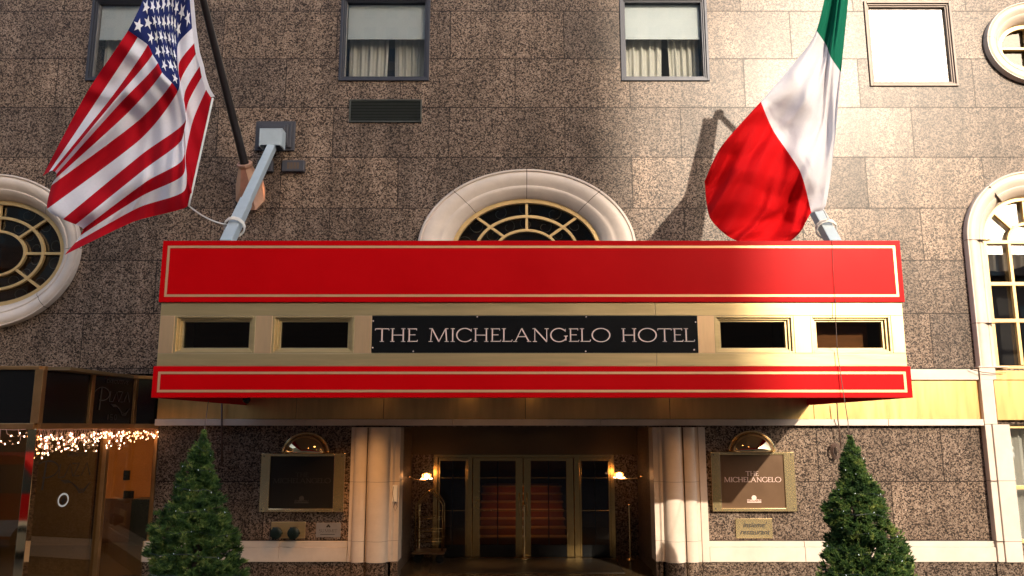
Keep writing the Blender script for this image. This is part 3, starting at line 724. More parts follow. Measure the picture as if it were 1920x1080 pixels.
m = MB(); write(m, 'THE MICHELANGELO HOTEL', XC(704), XC(1302), zc_(641), zc_(616)-zc_(641), yb-.008, .012)
m.build('lettering', 'letter', SP)
for u, v in ((700, 602), (699, 652), (895, 594), (775, 659), (1099, 594), (1098, 659), (1304, 604), (1301, 656)):
    q = P(u, v, YC); MB().lathe([(.011, -.012), (.0001, -.014)], (q.x, yb, q.z), 'y', 8).build('screw', 'letter', SP)
# hollow body: top, floor, inner back wall, soffit
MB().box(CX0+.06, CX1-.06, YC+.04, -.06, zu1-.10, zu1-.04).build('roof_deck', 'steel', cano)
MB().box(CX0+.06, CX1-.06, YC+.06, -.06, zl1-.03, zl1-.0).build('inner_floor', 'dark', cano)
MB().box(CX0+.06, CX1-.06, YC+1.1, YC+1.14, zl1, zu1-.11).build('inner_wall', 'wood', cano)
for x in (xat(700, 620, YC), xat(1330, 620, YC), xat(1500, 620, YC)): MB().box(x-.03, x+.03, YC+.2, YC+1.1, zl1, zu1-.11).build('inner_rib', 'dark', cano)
MB().box(XC(1546), XC(1650), YC+.40, YC+.43, zb_-.05, zc1+.1).build('sunlit_board', 'wood_sunlit', cano)  # added board; its brighter wood stands in for the sunlit interior
MB().box(CX0+.052, CX1-.052, YC+.04, -.06, 3.44, 3.475).build('soffit', 'steel', cano)
for x, e, cn in ((-2.62, 120, 115), (-.85, 5, 100), (.35, 5, 100), (3.15, 55, 115)):
    downlight(x, -1.35 if e > 20 else -.8, 3.44, e, R(cn), .07, cano)
for x in (-3.3, -1.0, 1.5, 3.8): downlight(x, -2.5, 3.44, 4, R(100), .07, cano)
MB().ball((xat(462, 757, -.9), -.9, 3.0+.16), .07, 10).build('security_camera', 'black', cano, smooth=True)

# ================================================================== STRUTS FROM WALL TO CANOPY
def strut(sx, lab):
    f = lambda x: x if sx < 0 else .56-x
    p0 = P(478, 283, -.02); p1 = P(555, 228, -.02); x0, x1 = f(p0.x), f(p1.x); z0, z1 = p0.z, p1.z
    t = thing('canopy_strut', lab, 'strut', ((x0+x1)/2, 0, z0), 'canopy support struts')
    m = MB(); a, b = min(x0, x1), max(x0, x1)
    for q, (d, y) in enumerate(((0, -.05), (.06, -.09), (.12, -.13), (.17, -.17))): m.box(a+d, b-d, y, y+.05 if q else 0, z0+d*.8, z1-d*.8)
    m.build('wall_plate', 'plate', t, bevel=.01)
    cx = f(P(511, 258, -.3).x); zt = P(511, 243, -.35).z; zz0 = P(511, 276, -.35).z
    m = MB(); m.box(cx-.22, cx+.22, -.42, -.171, zt-.03, zt); m.box(cx-.22, cx-.19, -.42, -.171, zz0, zt-.031); m.box(cx+.19, cx+.22, -.42, -.171, zz0, zt-.031); m.box(cx-.19, cx+.19, -.42, -.39, zz0+.02, zt-.031)
    m.build('bracket', 'paint_blue', t, bevel=.006)
    e = P(424, 459, -3.3); e = Vector((f(e.x), e.y, e.z)); s0 = Vector((cx, -.30, zz0+.03)); mid = s0.lerp(e, .62)
    m = MB(); m.beam(s0, mid, .15, .15); m.beam(mid, e, .175, .175); m.build('arm', 'paint_blue', t, bevel=.012)
    return s0, e
s0, e0 = strut(-1, 'pale grey-blue square strut from dark wall plate down to the canopy beside the striped flag')
s1, e1 = strut(1, 'pale grey-blue strut mostly hidden behind the green, white and red flag')

# ================================================================== FLAGPOLES
def pole(base, tip, lab):
    t = thing('flagpole', lab, 'flagpole', tuple(base), 'flagpoles over the canopy')
    d = (tip-base).normalized(); 
    m = MB(); m.tube([base+d*.45, base+d*.62, tip], [.088, .078, .05], 16); m.ball(tip, .10, 10); m.build('pole', 'pole', t, smooth=True, auto=50)
    m = MB()
    # faceted flared socket
    prof = [(.30, -.02), (.30, -.10), (.13, -.62), (.15, -.66), (.15, -.70)]; q = d.to_track_quat('-Y', 'Z').to_matrix()
    n = 8; i0 = 0
    cen = base.copy()
    for (r_, h) in [(.26, .0), (.30, .14), (.26, .28), (.13, .62), (.15, .66), (.15, .70), (.10, .71)]:
        ax_ = d*h if h > .2 else Vector((0, -1, 0))*h
        for k in range(n):
            a = 2*math.pi*(k+.5)/n
            if h > .2: off = q @ Vector((r_*math.cos(a), 0, r_*math.sin(a)))
            else: off = Vector((r_*math.cos(a), 0, r_*math.sin(a)*1.15))
            m.v.append(tuple(cen+ax_+off))
    for r_ in range(6):
        for k in range(n): m.f.append((r_*n+k, r_*n+(k+1)%n, (r_+1)*n+(k+1)%n, (r_+1)*n+k)); m.m.append(0)
    m.build('pole_socket', 'copper', t)
bl = P(474, 368, 0); tl = P(330, -200, -3.62)
pole(bl, tl, 'black flagpole on a faceted copper socket carrying the stars and stripes')
br_ = Vector((.56-bl.x, 0, bl.z)); tr_ = P(1606, -118, -3.45)
pole(br_, tr_, 'black flagpole hidden behind the green, white and red flag')
# two small wall boxes with slots
for (u0, u1), lab in (((492, 514), 'small slotted metal box on the granite, half hidden by the strut'), ((531, 573), 'small slotted metal box on the granite to the right of the strut')):
    a, b = xat(u0 if u0 > 500 else 484, 312), xat(u1, 312); z0, z1 = zat(324), zat(303)
    t = thing('wall_box', lab, 'wall box', ((a+b)/2, 0, z0), 'slotted boxes under the wall plate')
    MB().box(a, b, -.10, 0, z0, z1).build('housing', 'plate', t, bevel=.015)
    m = MB(); w_ = (b-a)
    for k in range(4): m.box(a+w_*(.24+.14*k), a+w_*(.35+.14*k), -.104, -.1005, z0+.05, z1-.05)
    m.build('slot', 'mortar', t)

# ================================================================== FLAGS
def interp(grid, ts, ss, t, s):
    def cr(p0, p1, p2, p3, x, a=.5):
        m1 = (p2-p0)*a; m2 = (p3-p1)*a
        return p1*(2*x**3-3*x*x+1)+m1*(x**3-2*x*x+x)+p2*(-2*x**3+3*x*x)+m2*(x**3-x*x)
    def loc(arr, x):
        for k in range(len(arr)-1):
            if x <= arr[k+1]+1e-9: return k, (x-arr[k])/(arr[k+1]-arr[k])
        return len(arr)-2, 1.0
    k, fx = loc(ss, s); j, fy = loc(ts, t)
    def row(r_):
        g_ = grid[r_]; N = len(g_)-1
        return cr(Vector(g_[max(k-1, 0)]), Vector(g_[k]), Vector(g_[k+1]), Vector(g_[min(k+2, N)]), fx, .38)
    J = len(grid)-1
    return cr(row(max(j-1, 0)), row(j), row(j+1), row(min(j+2, J)), fy, .38)

# stars and stripes: rows are the 14 stripe borders, columns along the fly
ssU = [0, .12, .25, .40, .70, 1.0]
colU = {
 0: [(336,-190),(340,-156),(344,-121),(348,-87),(352,-52),(355,-17),(358,18),(361,52),(365,80),(368,100),(375,123),(379,143),(387,167),(396,182)],
 1: [(310,-115),(314,-87),(318,-59),(321,-31),(325,-3),(328,25),(331,53),(334,82),(336,118),(339,150),(347,172),(352,195),(362,225),(381,262)],
 2: [(278,-24),(286,-3),(294,18),(302,39),(310,60),(318,81),(326,103),(333,124),(338,170),(340,205),(343,235),(344,262),(348,290),(363,335)],
 3: [(240,57),(258,70),(277,84),(286,102),(296,118),(304,136),(322,155),(333,172),(346,229),(340,263),(342,300),(343,328),(345,358),(351,387)],
 4: [(162,175),(187,180),(207,185),(215,188),(222,197),(240,211),(257,228),(262,262),(265,290),(270,318),(272,342),(265,368),(258,390),(250,416)],
 5: [(80,330),(92,322),(98,320),(103,322),(106,326),(105,334),(97,347),(88,392),(118,411),(142,421),(156,429),(150,442),(141,455),(121,478)]}
yU = [-3.62, -3.66, -3.78, -3.95, -3.70, -3.62]
gridU = []
for r_ in range(14):
    row = []
    for c_ in range(6):
        u, v = colU[c_][r_]
        yy = yU[c_]+(.10*math.sin(r_*1.1+c_*1.7) if 0 < c_ else 0)
        if c_ == 5 and r_ < 7: yy -= .12*(1-r_/7)
        if c_ == 4 and r_ < 4: yy -= .12
        row.append((u, v, yy))
    gridU.append(row)
tsU = [k/13 for k in range(14)]
def US(t, s):
    q = interp(gridU, tsU, ssU, t, s)
    y = q[2]+.035*math.sin(s*34+t*7)*(.3+s)+.022*math.sin(s*61-t*11+1.3)+.02*math.sin(t*40+s*9)*s
    return P(q[0], q[1], y)
m = MB(); NT, NS = 13*4, 150
for i in range(NT+1):
    for j in range(NS+1): m.v.append(tuple(US(i/NT, j/NS)))
for i in range(NT):
    for j in range(NS):
        st = i//4; q = i*(NS+1)+j
        m.f.append((q, q+1, q+NS+2, q+NS+1)); m.m.append(2 if (st < 7 and j < NS*.4) else (0 if st % 2 == 0 else 1))
# stars, sewn on just in front
def star_on(fn, tc_, sc_, rt, rs, mi):
    pts = []
    for k in range(10):
        a = math.pi/2+math.pi*k/5; r_ = 1 if k % 2 == 0 else .40
        pts.append(fn(min(max(tc_-rt*r_*math.sin(a), 0), 1), min(max(sc_+rs*r_*math.cos(a), 0), 1))+Vector((0, -.012, 0)))
    c = fn(tc_, sc_)+Vector((0, -.012, 0)); i = len(m.v); m.v.append(tuple(c)); m.v += [tuple(p_) for p_ in pts]
    for k in range(10): m.f.append((i, i+1+k, i+1+(k+1) % 10)); m.m.append(mi)
for r_ in range(9):
    n = 6 if r_ % 2 == 0 else 5
    for c_ in range(n):
        s = .4*((c_*2+(1 if n == 6 else 2))/12); t = (7/13)*(r_+1)/10
        star_on(US, t, s, .038, .023, 3)
# white heading along the hoist
i0 = len(m.v)
for i in range(NT+1):
    t = i/NT; q = interp(gridU, tsU, ssU, t, 0); y = US(t, 0).y
    m.v.append(tuple(P(q[0]-1, q[1], y-.006))); m.v.append(tuple(P(q[0]+7, q[1]-1, y-.006)))
for i in range(NT): m.f.append((i0+2*i, i0+2*i+1, i0+2*i+3, i0+2*i+2)); m.m.append(1)
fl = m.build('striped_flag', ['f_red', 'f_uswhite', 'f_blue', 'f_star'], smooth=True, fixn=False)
tag(fl, 'large American flag with red and white stripes and stars, hanging left of the canopy', 'flag')

ssI = [0, .333, .5, .64, .667, .85, 1.0]
gI = [[(1566,-105),(1531,57),(1480,128),(1436,180),(1426,191),(1352,275),(1321,340)],
      [(1578,-108),(1549,84),(1512,185),(1466,234),(1450,246),(1392,325),(1331,408)],
      [(1590,-111),(1558,107),(1542,232),(1513,302),(1500,322),(1452,400),(1378,450)],
      [(1602,-114),(1577,135),(1565,265),(1548,386),(1521,399),(1500,436),(1470,462)]]
yI = [[-3.45,-3.45,-3.40,-3.45,-3.46,-3.42,-3.5],[-3.45,-3.35,-3.60,-3.35,-3.35,-3.6,-3.4],[-3.45,-3.55,-3.38,-3.62,-3.60,-3.35,-3.45],[-3.45,-3.45,-3.55,-3.50,-3.44,-3.5,-3.4]]
gridI = [[(a, b, y) for (a, b), y in zip(r_, yy)] for r_, yy in zip(gI, yI)]
tsI = [0, .333, .666, 1]
def IT(t, s):
    q = interp(gridI, tsI, ssI, t, s)
    y = q[2]+.03*abs(math.sin(t*9+s*7+.8))*(.6+s)-.05*abs(math.sin(s*8-t*5.5+.4))*(s > .0)*min(1, s)+.03*math.sin(t*19+s*5)*(.5+.5*s)+.02*math.sin(t*33-s*13+1)+.02*math.sin(s*20+t*8)
    tri = lambda x: abs((x % 1)-.5)*2
    if s > .5: y += (min(1, (s-.5)*3))*(.20*tri(t*2.1+s*1.7+.1)**1.5+.09*tri(t*4.7-s*3.1)+.05*tri(t*3+s*9))
    y += .05*tri(t*3.3+s*.6)*min(1, s*2)
    y += -.07*math.exp(-((t-.25+.5*(s-.8))/.03)**2)*min(1, max(0, s-.72)*7)-.12*math.exp(-((t-.55-.8*(s-.8))/.04)**2)*min(1, max(0, s-.68)*6)
    return P(q[0], q[1], y)
m = MB(); NT, NS = 60, 150
for i in range(NT+1):
    for j in range(NS+1): m.v.append(tuple(IT(i/NT, j/NS)))
for i in range(NT):
    for j in range(NS):
        q = i*(NS+1)+j; m.f.append((q, q+1, q+NS+2, q+NS+1)); m.m.append(0 if j < NS/3 else (1 if j < 2*NS/3 else 2))
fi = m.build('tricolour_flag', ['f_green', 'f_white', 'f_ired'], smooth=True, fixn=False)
tag(fi, 'large Italian flag in green, white and red hanging above the right half of the canopy', 'flag')

# ropes
def sag(a, b, s, n=10): return [a.lerp(b, k/n)+Vector((0, 0, -4*s*(k/n)*(1-k/n))) for k in range(n+1)]
pa, pb = P(399, 184, -3.66), P(354, 386, -3.98); ring_c = s0.lerp(e0, .84)
m = MB(); m.tube([pa.lerp(pb, k/8) for k in range(9)], .016, 6); m.tube(sag(pb, ring_c+Vector((-.11, -.06, .0)), .05), .012, 6)
axd = (e0-s0).normalized(); xx = axd.cross(Vector((0,0,1))).normalized(); yy = xx.cross(axd)
m.tube([ring_c+axd*(.035*k/12)+(xx*math.cos(k*.5236)+yy*math.sin(k*.5236))*.155 for k in range(36)], .012, 6)
m.tube(sag(ring_c+xx*.155, ring_c+xx*.16+Vector((0, -.05, -.38)), .0, 4), .012, 6)
rp = m.build('halyard_rope', 'rope', smooth=True); tag(rp, 'white rope from the corner of the striped flag knotted around the left strut', 'rope')
rc = s1.lerp(e1, .86); axd = (e1-s1).normalized(); xx = axd.cross(Vector((0,0,1))).normalized(); yy = xx.cross(axd)
m = MB(); m.tube([rc+axd*(.035*k/12)+(xx*math.cos(k*.5236)+yy*math.sin(k*.5236))*.155 for k in range(30)], .012, 6)
q = IT(1, .645); m.tube(sag(q, rc+Vector((0, -.13, .1)), .0, 4), .008, 6)
rp2 = m.build('halyard_rope', 'rope', smooth=True); tag(rp2, 'short white rope wound around the right strut below the white band of the flag', 'rope')

# ================================================================== PLAQUES
def plaque(u0, u1, v0, v1, panel_mat, lab, lit):
    x0, x1, z0, z1 = xat(u0, (v0+v1)/2), xat(u1, (v0+v1)/2), zat(v1), zat(v0)
    t = thing('brass_plaque', lab, 'plaque', ((x0+x1)/2, 0, z0), 'brass plaques on the piers')
    W_ = x1-x0; fl_, fb, ft = .165*W_*.72, .05, .05
    a, b, c, d = x0+W_*.11, x1-W_*.13, z0+.06, z1-.05
    m = MB(); y0, y1 = -.11, -.0
    m.box(x0, a, y0, y1, z0, z1); m.box(b, x1, y0, y1, z0, z1); m.box(a, b, y0, y1, z0, c); m.box(a, b, y0, y1, d, z1)
    m.build('frame', 'brass_polish', t, bevel=.008)
    MB().box(a, b, -.085, -.01, c, d).build('panel', panel_mat, t)
    m = MB(); s = MB()
    for (q, r_) in ((x0+.05, z1-.05), (x1-.06, z1-.05), (x0+.05, z0+.05), (x1-.06, z0+.05)): s.lathe([(.012, -.113), (.001, -.116)], (q, 0, r_), 'y', 8)
    s.build('screw', 'ink', t)
    lm = 'letter' if lit else 'ink_faint'; cw = b-a  # faint letters put the shade of the left plaque into colour
    write(m, 'THE', a+cw*.40, a+cw*.60, c+(d-c)*.60, (d-c)*.085, -.085, .004, bold=1.25)
    write(m, 'MICHELANGELO', a+cw*.05, b-cw*.05, c+(d-c)*.485, (d-c)*.09, -.085, .004, bold=1.4)
    m.lathe([(.0001, -.089), (cw*.038, -.089), (cw*.038, -.085)], (a+cw*.51, 0, c+(d-c)*.19), 'y', 16)
    m.box(a+cw*.40, a+cw*.62, -.089, -.0852, c+(d-c)*.10, c+(d-c)*.118)
    m.build('lettering', lm if lit else 'ink_faint', t)
    text_mesh('lettering', 'STARHOTELS', (d-c)*.05, (a+cw*.51, -.0868, c+(d-c)*.125), lm, t, width=cw*.22)
    # brass half dome lamp above
    cx = (x0+x1)/2+(.02); r_ = .43
    r_ = .405; hh = .345
    pr = [(r_*math.cos(q*math.pi/32), hh*math.sin(q*math.pi/32)) for q in range(17)]
    dm = MB().lathe([(max(q[0], .001), q[1]) for q in pr], (cx, 0, z1+.003), 'z', 36, a0=math.pi, a1=2*math.pi)
    dm.v = [(a_, b_*.72-.02, c_) for a_, b_, c_ in dm.v]
    D = dm.build('lamp_hood', 'brass_mirror', t, smooth=True)
    so = D.modifiers.new('s', 'SOLIDIFY'); so.thickness = .008
    m = MB(); m.tube([(cx+(r_+.012)*math.cos(q*math.pi/28), -.03, z1+.01+(hh+.012)*math.sin(q*math.pi/28)) for q in range(29)], .020, 8)
    m.build('hood_rim', 'brass_polish', t, smooth=True)
    return a, b, c, d
plaque(491, 648, 850, 959, 'plaque_shaded', 'brass plaque with its panel coloured dark for shade under a domed lamp, left of the entrance', False)
plaque(1332, 1488, 847, 958, 'plaque_brown', 'brass plaque with a brown panel and pale letters, right of the entrance', True)
# restaurant nameplate
x0, x1, z0, z1 = xat(1379, 990), xat(1448, 990), zat(1009), zat(972)
t = thing('nameplate', 'small brass restaurant nameplate in italic script under the right plaque', 'nameplate', ((x0+x1)/2, 0, z0))
MB().box(x0, x1, -.02, 0, z0, z1).build('plate', 'brass_polish', t, bevel=.004)
text_mesh('lettering', "insieme'", .125, ((x0+x1)/2+.0, -.022, z0+(z1-z0)*.56), 'ink', t, .35, (x1-x0)*.66)
text_mesh('lettering', 'restaurant', .125, ((x0+x1)/2+.0, -.022, z0+(z1-z0)*.20), 'ink', t, .35, (x1-x0)*.82)
# grey nameplate at left
x0, x1, z0, z1 = xat(593, 993), xat(639, 993), zat(1007), zat(980)
t = thing('nameplate', 'small grey metal nameplate under the left plaque, beside the brass hose plate', 'nameplate', ((x0+x1)/2, 0, z0))
MB().box(x0, x1, -.02, 0, z0, z1).build('plate', 'steel', t, bevel=.003)
m = MB(); write(m, 'SUMMIT', x0+.06, x1-.06, z0+.085, .055, -.02, .003, bold=1.1)
cx = (x0+x1)/2
for dx, r_ in ((-.022, .016), (.022, .016), (0, .02)): m.lathe([(.0001, -.023), (r_, -.023), (r_, -.02)], (cx+dx, 0, z0+(.185 if dx else .205)), 'y', 10)
m.box(x0+.08, x1-.10, -.023, -.0202, z0+.045, z0+.055)
m.build('lettering', 'ink', t)
# fire hose connection
x0, x1, z0, z1 = xat(509, 993), xat(573, 993), zat(1009), zat(978)
t = thing('hose_connection', 'brass fire hose plate with two dark green caps on the left pier', 'hose connection', ((x0+x1)/2, 0, z0))
MB().box(x0, x1, -.035, 0, z0, z1).build('plate', 'brass', t, bevel=.006)
for k, x in enumerate((x0+.14, x1-.17)):
    m = MB(); z = z0+.11
    m.lathe([(.07, -.03), (.07, -.12), (.095, -.125), (.105, -.15), (.105, -.21), (.085, -.225), (.03, -.23), (.001, -.23)], (x, 0, z), 'y', 16)
    for q in range(3): a = 2*math.pi*q/3; m.box(x+.1*math.cos(a)-.015, x+.1*math.cos(a)+.015, -.2, -.16, z+.1*math.sin(a)-.015, z+.1*math.sin(a)+.015)
    m.build('cap', 'cap_green', t, smooth=True, auto=40)
# wall device with wires beside the doorway (left jamb)
x0, x1, z0, z1 = xat(737, 925), xat(746, 925), zat(940), zat(909)
t = thing('intercom', 'small white box with dangling wires on the left entrance pilaster', 'intercom', ((x0+x1)/2, -.1, z0))
MB().box(x0, x1, -.085, -.051, z0, z1).build('housing', 'white_blind', t, bevel=.008)
m = MB(); m.tube([P(742, 940, -.07), P(738, 950, -.08), P(741, 958, -.08), P(745, 950, -.08), P(741, 938, -.07)], .004, 5); m.tube([P(738, 912, -.09), P(736, 925, -.10), P(738, 940, -.09)], .004, 5)
m.build('wire', 'cable', t)

# ================================================================== ENTRANCE FURNITURE
def sconce(u, v, side, lab):
    c = P(u, v, 1.55); wx = EX0 if side < 0 else EX1
    t = thing('wall_sconce', lab, 'wall lamp', (wx, 1.55, c.z), 'entrance sconces')
    m = MB(); m.lathe([(.001, 0), (.06, 0), (.06, .02), (.02, .04)], (wx-side*.0, 1.55, c.z-.03), 'z', 10); m.tube([(wx, 1.55, c.z), (wx-side*.12, 1.55, c.z-.07), (c.x, 1.55, c.z-.07)], .012, 8)
    m.build('bracket', 'brass_polish', t, smooth=True)
    m = MB()
    for r_, zz_ in ((.095, .05), (.085, -.035)): m.tube([(c.x+r_*math.cos(a*math.pi/9), 1.55+r_*math.sin(a*math.pi/9), c.z+zz_) for a in range(18)], .007, 6, closed=True)
    for k in range(12): a = k*math.pi/6; m.tube([(c.x+.095*math.cos(a), 1.55+.095*math.sin(a), c.z+.05), (c.x+.085*math.cos(a), 1.55+.085*math.sin(a), c.z-.035)], .004, 5)
    m.build('cage', 'brass_polish', t)
    m = MB()
    for k in range(12): a = k*math.pi/6+.2; m.ball((c.x+.108*math.cos(a), 1.55+.108*math.sin(a), c.z-.045), .012, 5)
    m.build('crystal_drops', 'bulb', t)  # drops emit on their own to widen the sconce's glow
    MB().ball((c.x, 1.55, c.z), .055, 10).build('bulb', 'lamp_warm', t, smooth=True)
    lamp('bulb_lamp', (c.x, 1.55, c.z-.0), 5, (1, .42, .14), .045, 'POINT', t)
sconce(800, 893, -1, 'glowing crystal wall sconce on the left side of the entrance')
sconce(1161, 891, 1, 'glowing crystal wall sconce on the right side of the entrance')
for u, lab in ((785, 'polished brass post in front of the luggage cart, left of the doors'), (983, 'polished brass post in front of the meeting door leaves'), (1182, 'polished brass post near the right wall of the entrance')):
    p_ = P(u, 1046, 2.05); x = p_.x
    t = thing('brass_post', lab, 'post', (x, 2.05, 0), 'brass entrance posts')
    MB().tube([(x, 2.05, .03), (x, 2.05, 1.06)], .021, 12).build('pole', 'brass_polish', t, smooth=True, auto=50)
    MB().lathe([(.09, .012), (.09, .02), (.03, .035), (.022, .05)], (x, 2.05, 0), n=16).build('base', 'brass_polish', t, smooth=True)
    MB().ball((x, 2.05, 1.08), .03, 8).build('finial', 'brass_polish', t, smooth=True)
# luggage cart
t = thing('luggage_cart', 'brass birdcage luggage cart parked inside the entrance on the left', 'luggage cart', (-1.68, 1.75, 0))
x0, x1, y0, y1, zt = -1.94, -1.40, 1.55, 2.0, 1.12
m = MB()
for y in (y0, y1): m.tube([(x0, y, .25), (x0, y, zt), (x0+.04, y, zt+.08), ((x0+x1)/2-.02, y, zt+.29), ((x0+x1)/2+.02, y, zt+.29), (x1-.04, y, zt+.08), (x1, y, zt), (x1, y, .25)], .014, 8)
for z in (.42, .62, .86): 
    for y in (y0, y1): m.tube([(x0, y, z), (x1, y, z)], .009, 6)
m.tube([((x0+x1)/2, y0, zt+.29), ((x0+x1)/2, y1, zt+.29)], .012, 8)
m.build('cage', 'door_brass', t, smooth=True)
MB().box(x0-.05, x1+.05, y0-.06, y1+.06, .18, .22).build('deck', 'plaque_brown', t, bevel=.01)
for x in (x0+.05, x1-.05):
    for y in (y0+.03, y1-.03): MB().lathe([(.001, -.02), (.08, -.02), (.085, 0), (.08, .02), (.001, .02)], (x, y, .09), 'y', 14).build('wheel', 'black', t)

# ================================================================== SHOP ENTRANCE BAY (left)
ZT, ZB = HC+.93, HC-.02
pts = [Vector((-9.9, -2.6)), Vector((-7.32, -2.6)), Vector((-7.18, -1.37)), Vector((-6.93, -.30)), Vector((XL+.0, .05))]
bay = thing('office_entrance', 'bronze framed glass bay with black transom panels and glass doors left of the hotel entrance', 'storefront', (-7.3, -2.6, 0))
fr = MB(); 
def vpost(p, w_=.11, z0=0, z1=ZT, d=.11): fr.box(p.x-w_/2, p.x+w_/2, p.y-d/2, p.y+d/2, z0, z1)
up = pts + []
for k, p_ in enumerate(pts[:-1]): vpost(p_, .10 if k != 1 else .13, ZB+.07, ZT-.05)
for a, b in zip(pts, pts[1:]):
    A3, B3 = Vector((a.x, a.y, 0)), Vector((b.x, b.y, 0))
    fr.beam(A3+Vector((0,0,ZT-.03)), B3+Vector((0,0,ZT-.03)), .12, .06); fr.beam(A3+Vector((0,0,ZB+.03)), B3+Vector((0,0,ZB+.03)), .14, .085)
mid = pts[2].lerp(pts[3], .42)
fr.build('transom_frame', 'bronze', bay, bevel=.006)
for vp, va, vb_, vm in ((Vector((-7.34, -2.58)), .14, .14, 'brass_mirror'), (mid, .12, .10, 'bronze'), (Vector((XL+.03, .0)), .07, .06, 'bronze'), (Vector((-8.75, -2.58)), .06, .08, 'brass')):
    fr = MB(); vpost(vp, va, 0, ZB-.015, vb_); fr.build('door_post', vm, bay, bevel=.006)

# black transom panels
nrm = lambda a, b: Vector((b.y-a.y, -(b.x-a.x), 0)).normalized()
for a, b in zip(pts, pts[1:]):
    A3, B3 = Vector((a.x, a.y, 0)), Vector((b.x, b.y, 0)); m = MB(); m.beam(A3+Vector((0,0,(ZT+ZB)/2)), B3+Vector((0,0,(ZT+ZB)/2)), .03, ZT-ZB-.1)
    Pn = m.build('transom_panel', 'black', bay)
# lettering on the third panel: plane basis helper
def on_plane(a, b, z0, hgt, curves, matn, parent, off=.03, name='lettering'):
    """curves: list of (points in unit space x 0..1 along a->b, y 0..1 up, width)"""
    A3, B3 = Vector((a.x, a.y, z0)), Vector((b.x, b.y, z0)); d = B3-A3; Ln = d.length; d.normalize(); nn = nrm(a, b)
    if nn.y > 0 or (abs(nn.y) < .2 and nn.x < 0): nn = -nn
    m = MB()
    for pl, w_ in curves:
        q = [A3+d*(x*Ln)+Vector((0,0,y*hgt))+nn*off for x, y in pl]; n = len(q)
        i = len(m.v)
        for k in range(n):
            t_ = (q[min(k+1, n-1)]-q[max(k-1, 0)]).normalized(); s_ = t_.cross(nn); m.v += [tuple(q[k]+s_*w_/2), tuple(q[k]-s_*w_/2)]
        for k in range(n-1): m.f.append((i+2*k, i+2*k+1, i+2*k+3, i+2*k+2)); m.m.append(0)
    return m.build(name, matn, parent)
def gl(text, x0, x1, y0, h, w_):
    adv = [G[c][0] for c in text]; tot = sum(adv)+.07*(len(text)-1); x = 0; out = []
    for c in text:
        for st in G[c][1]:
            pl = [(st[1], st[2]), (st[3], st[4])] if st[0] == 'l' else st[1]
            out.append(([(x0+(x+a)/tot*(x1-x0), y0+b*h) for a, b in pl], w_*(1.3 if (st[-1] > .1) else .8)))
        x += G[c][0]+.07
    return out
def plaza(x0, x1, y0, h, w_):
    k = (x1-x0); f = lambda L: [(x0+a*k, y0+b*h) for a, b in L]
    big = f([(.10, 1.15), (.07, -.75)]); bowl = f(arc(.12, .62, .22, .56, 160, -110, 26))
    return [(big, w_*1.8), (bowl, w_)] + [(f(p_), w_) for p_ in ([(.37,.9),(.35,0),(.46,0)], [(.46,0),(.56,.9),(.63,0)], [(.60,.9),(.74,.9),(.64,0),(.76,0)], [(.80,0),(.90,.9),(.98,0)])] + \
           [(f([(.40+.035*j, -.22-.1*j), (.55+.03*j, -.26-.08*j), (.68+.02*j, -.6-.1*j), (.78, -.95-.12*j), (.88, -1.0-.1*j), (1.0, -.55)]), w_*.7) for j in range(3)]
on_plane(pts[2], pts[3], ZB+.10, ZT-ZB-.18, gl('EXECUTIVE', .30, .80, .88, .07, .010)+plaza(.14, .88, .46, .26, .016), 'ink_faint', bay)
text_o = on_plane(pts[2], pts[3], ZB+.10, ZT-ZB-.18, [([(.40,.05),(.40,.17)], .012), ([(.50,.17),(.45,.17),(.45,.11),(.50,.11),(.50,.05),(.45,.05)], .01), (arc(.57,.11,.025,.06,0,360,14), .01)], 'ink_faint', bay)
# glazing with writing
gls = []
for a, b in ((Vector((-9.9, -2.58)), Vector((-8.78, -2.58))), (Vector((-8.72, -2.58)), Vector((-7.41, -2.58))), (Vector((-7.32, -2.51)), mid), (mid, Vector((XL+.02, .0)))):
    A3, B3 = Vector((a.x, a.y, (ZB)/2)), Vector((b.x, b.y, (ZB)/2)); m = MB(); m.beam(A3, B3, .012, ZB-.03); gls.append(m.build('glass_panel', 'glass_shop', bay))
on_plane(Vector((-7.32, -2.51)), mid, 1.55, .95, gl('EXECUTIVE', .42, .72, .70, .05, .012)+plaza(.06, .80, .36, .24, .022), 'ink', gls[2], .012)
on_plane(Vector((-7.32, -2.51)), mid, 1.55, .95, [(arc(.42, -.02, .070, .10, 0, 360, 24), .03)], 'bulb_off', gls[2], .012, 'sticker')
on_plane(Vector((-7.32, -2.51)), mid, 1.55, .95, [([(.42,.06),(.42,-.09)], .05), ([(.385,-.03),(.455,-.03)], .05)], 'ink', gls[2], .014, 'sticker')
# lobby behind
lb = MB(); lb.box(-14, XL-.0, .3, 7.9, -.01, .003); lb.box(-14, -7.2, -2.6, .3, -.01, .003)
lb.build('lobby_floor', 'floor_in', bay)
lb = MB(); lb.box(-14, XL+.1, .0, 7.9, ZT-.02, ZT+.05); lb.box(-14, -6.9, -2.55, 0, ZT-.06, ZT-.01); lb.build('lobby_ceiling', 'tan_wall', bay)
MB().box(-9.75, XL, 4.6, 4.7, 0, ZT-.03).build('lobby_wall', 'orange_wall', bay)
MB().box(-9.75, XL, 4.52, 4.598, 0.004, 1.0).build('wainscot', 'wood', bay)
MB().box(-14, -9.75, 4.0, 4.1, 0, ZT-.03).build('lobby_wall', 'tan_wall', bay)
MB().box(XL-.0, XL+.08, .62, 4.7, 0, ZT-.03).build('lobby_wall', 'orange_wall', bay)
m = MB(); wq = lambda u, v: P(u, v, 4.6)
for (u0, u1, v0, v1) in ((232, 245, 882, 900), (230, 252, 920, 962)):
    a, b = wq(u0, v1), wq(u1, v0); MB().box(a.x, b.x, 4.56, 4.595, a.z, b.z).build('wall_panel', 'black', bay)
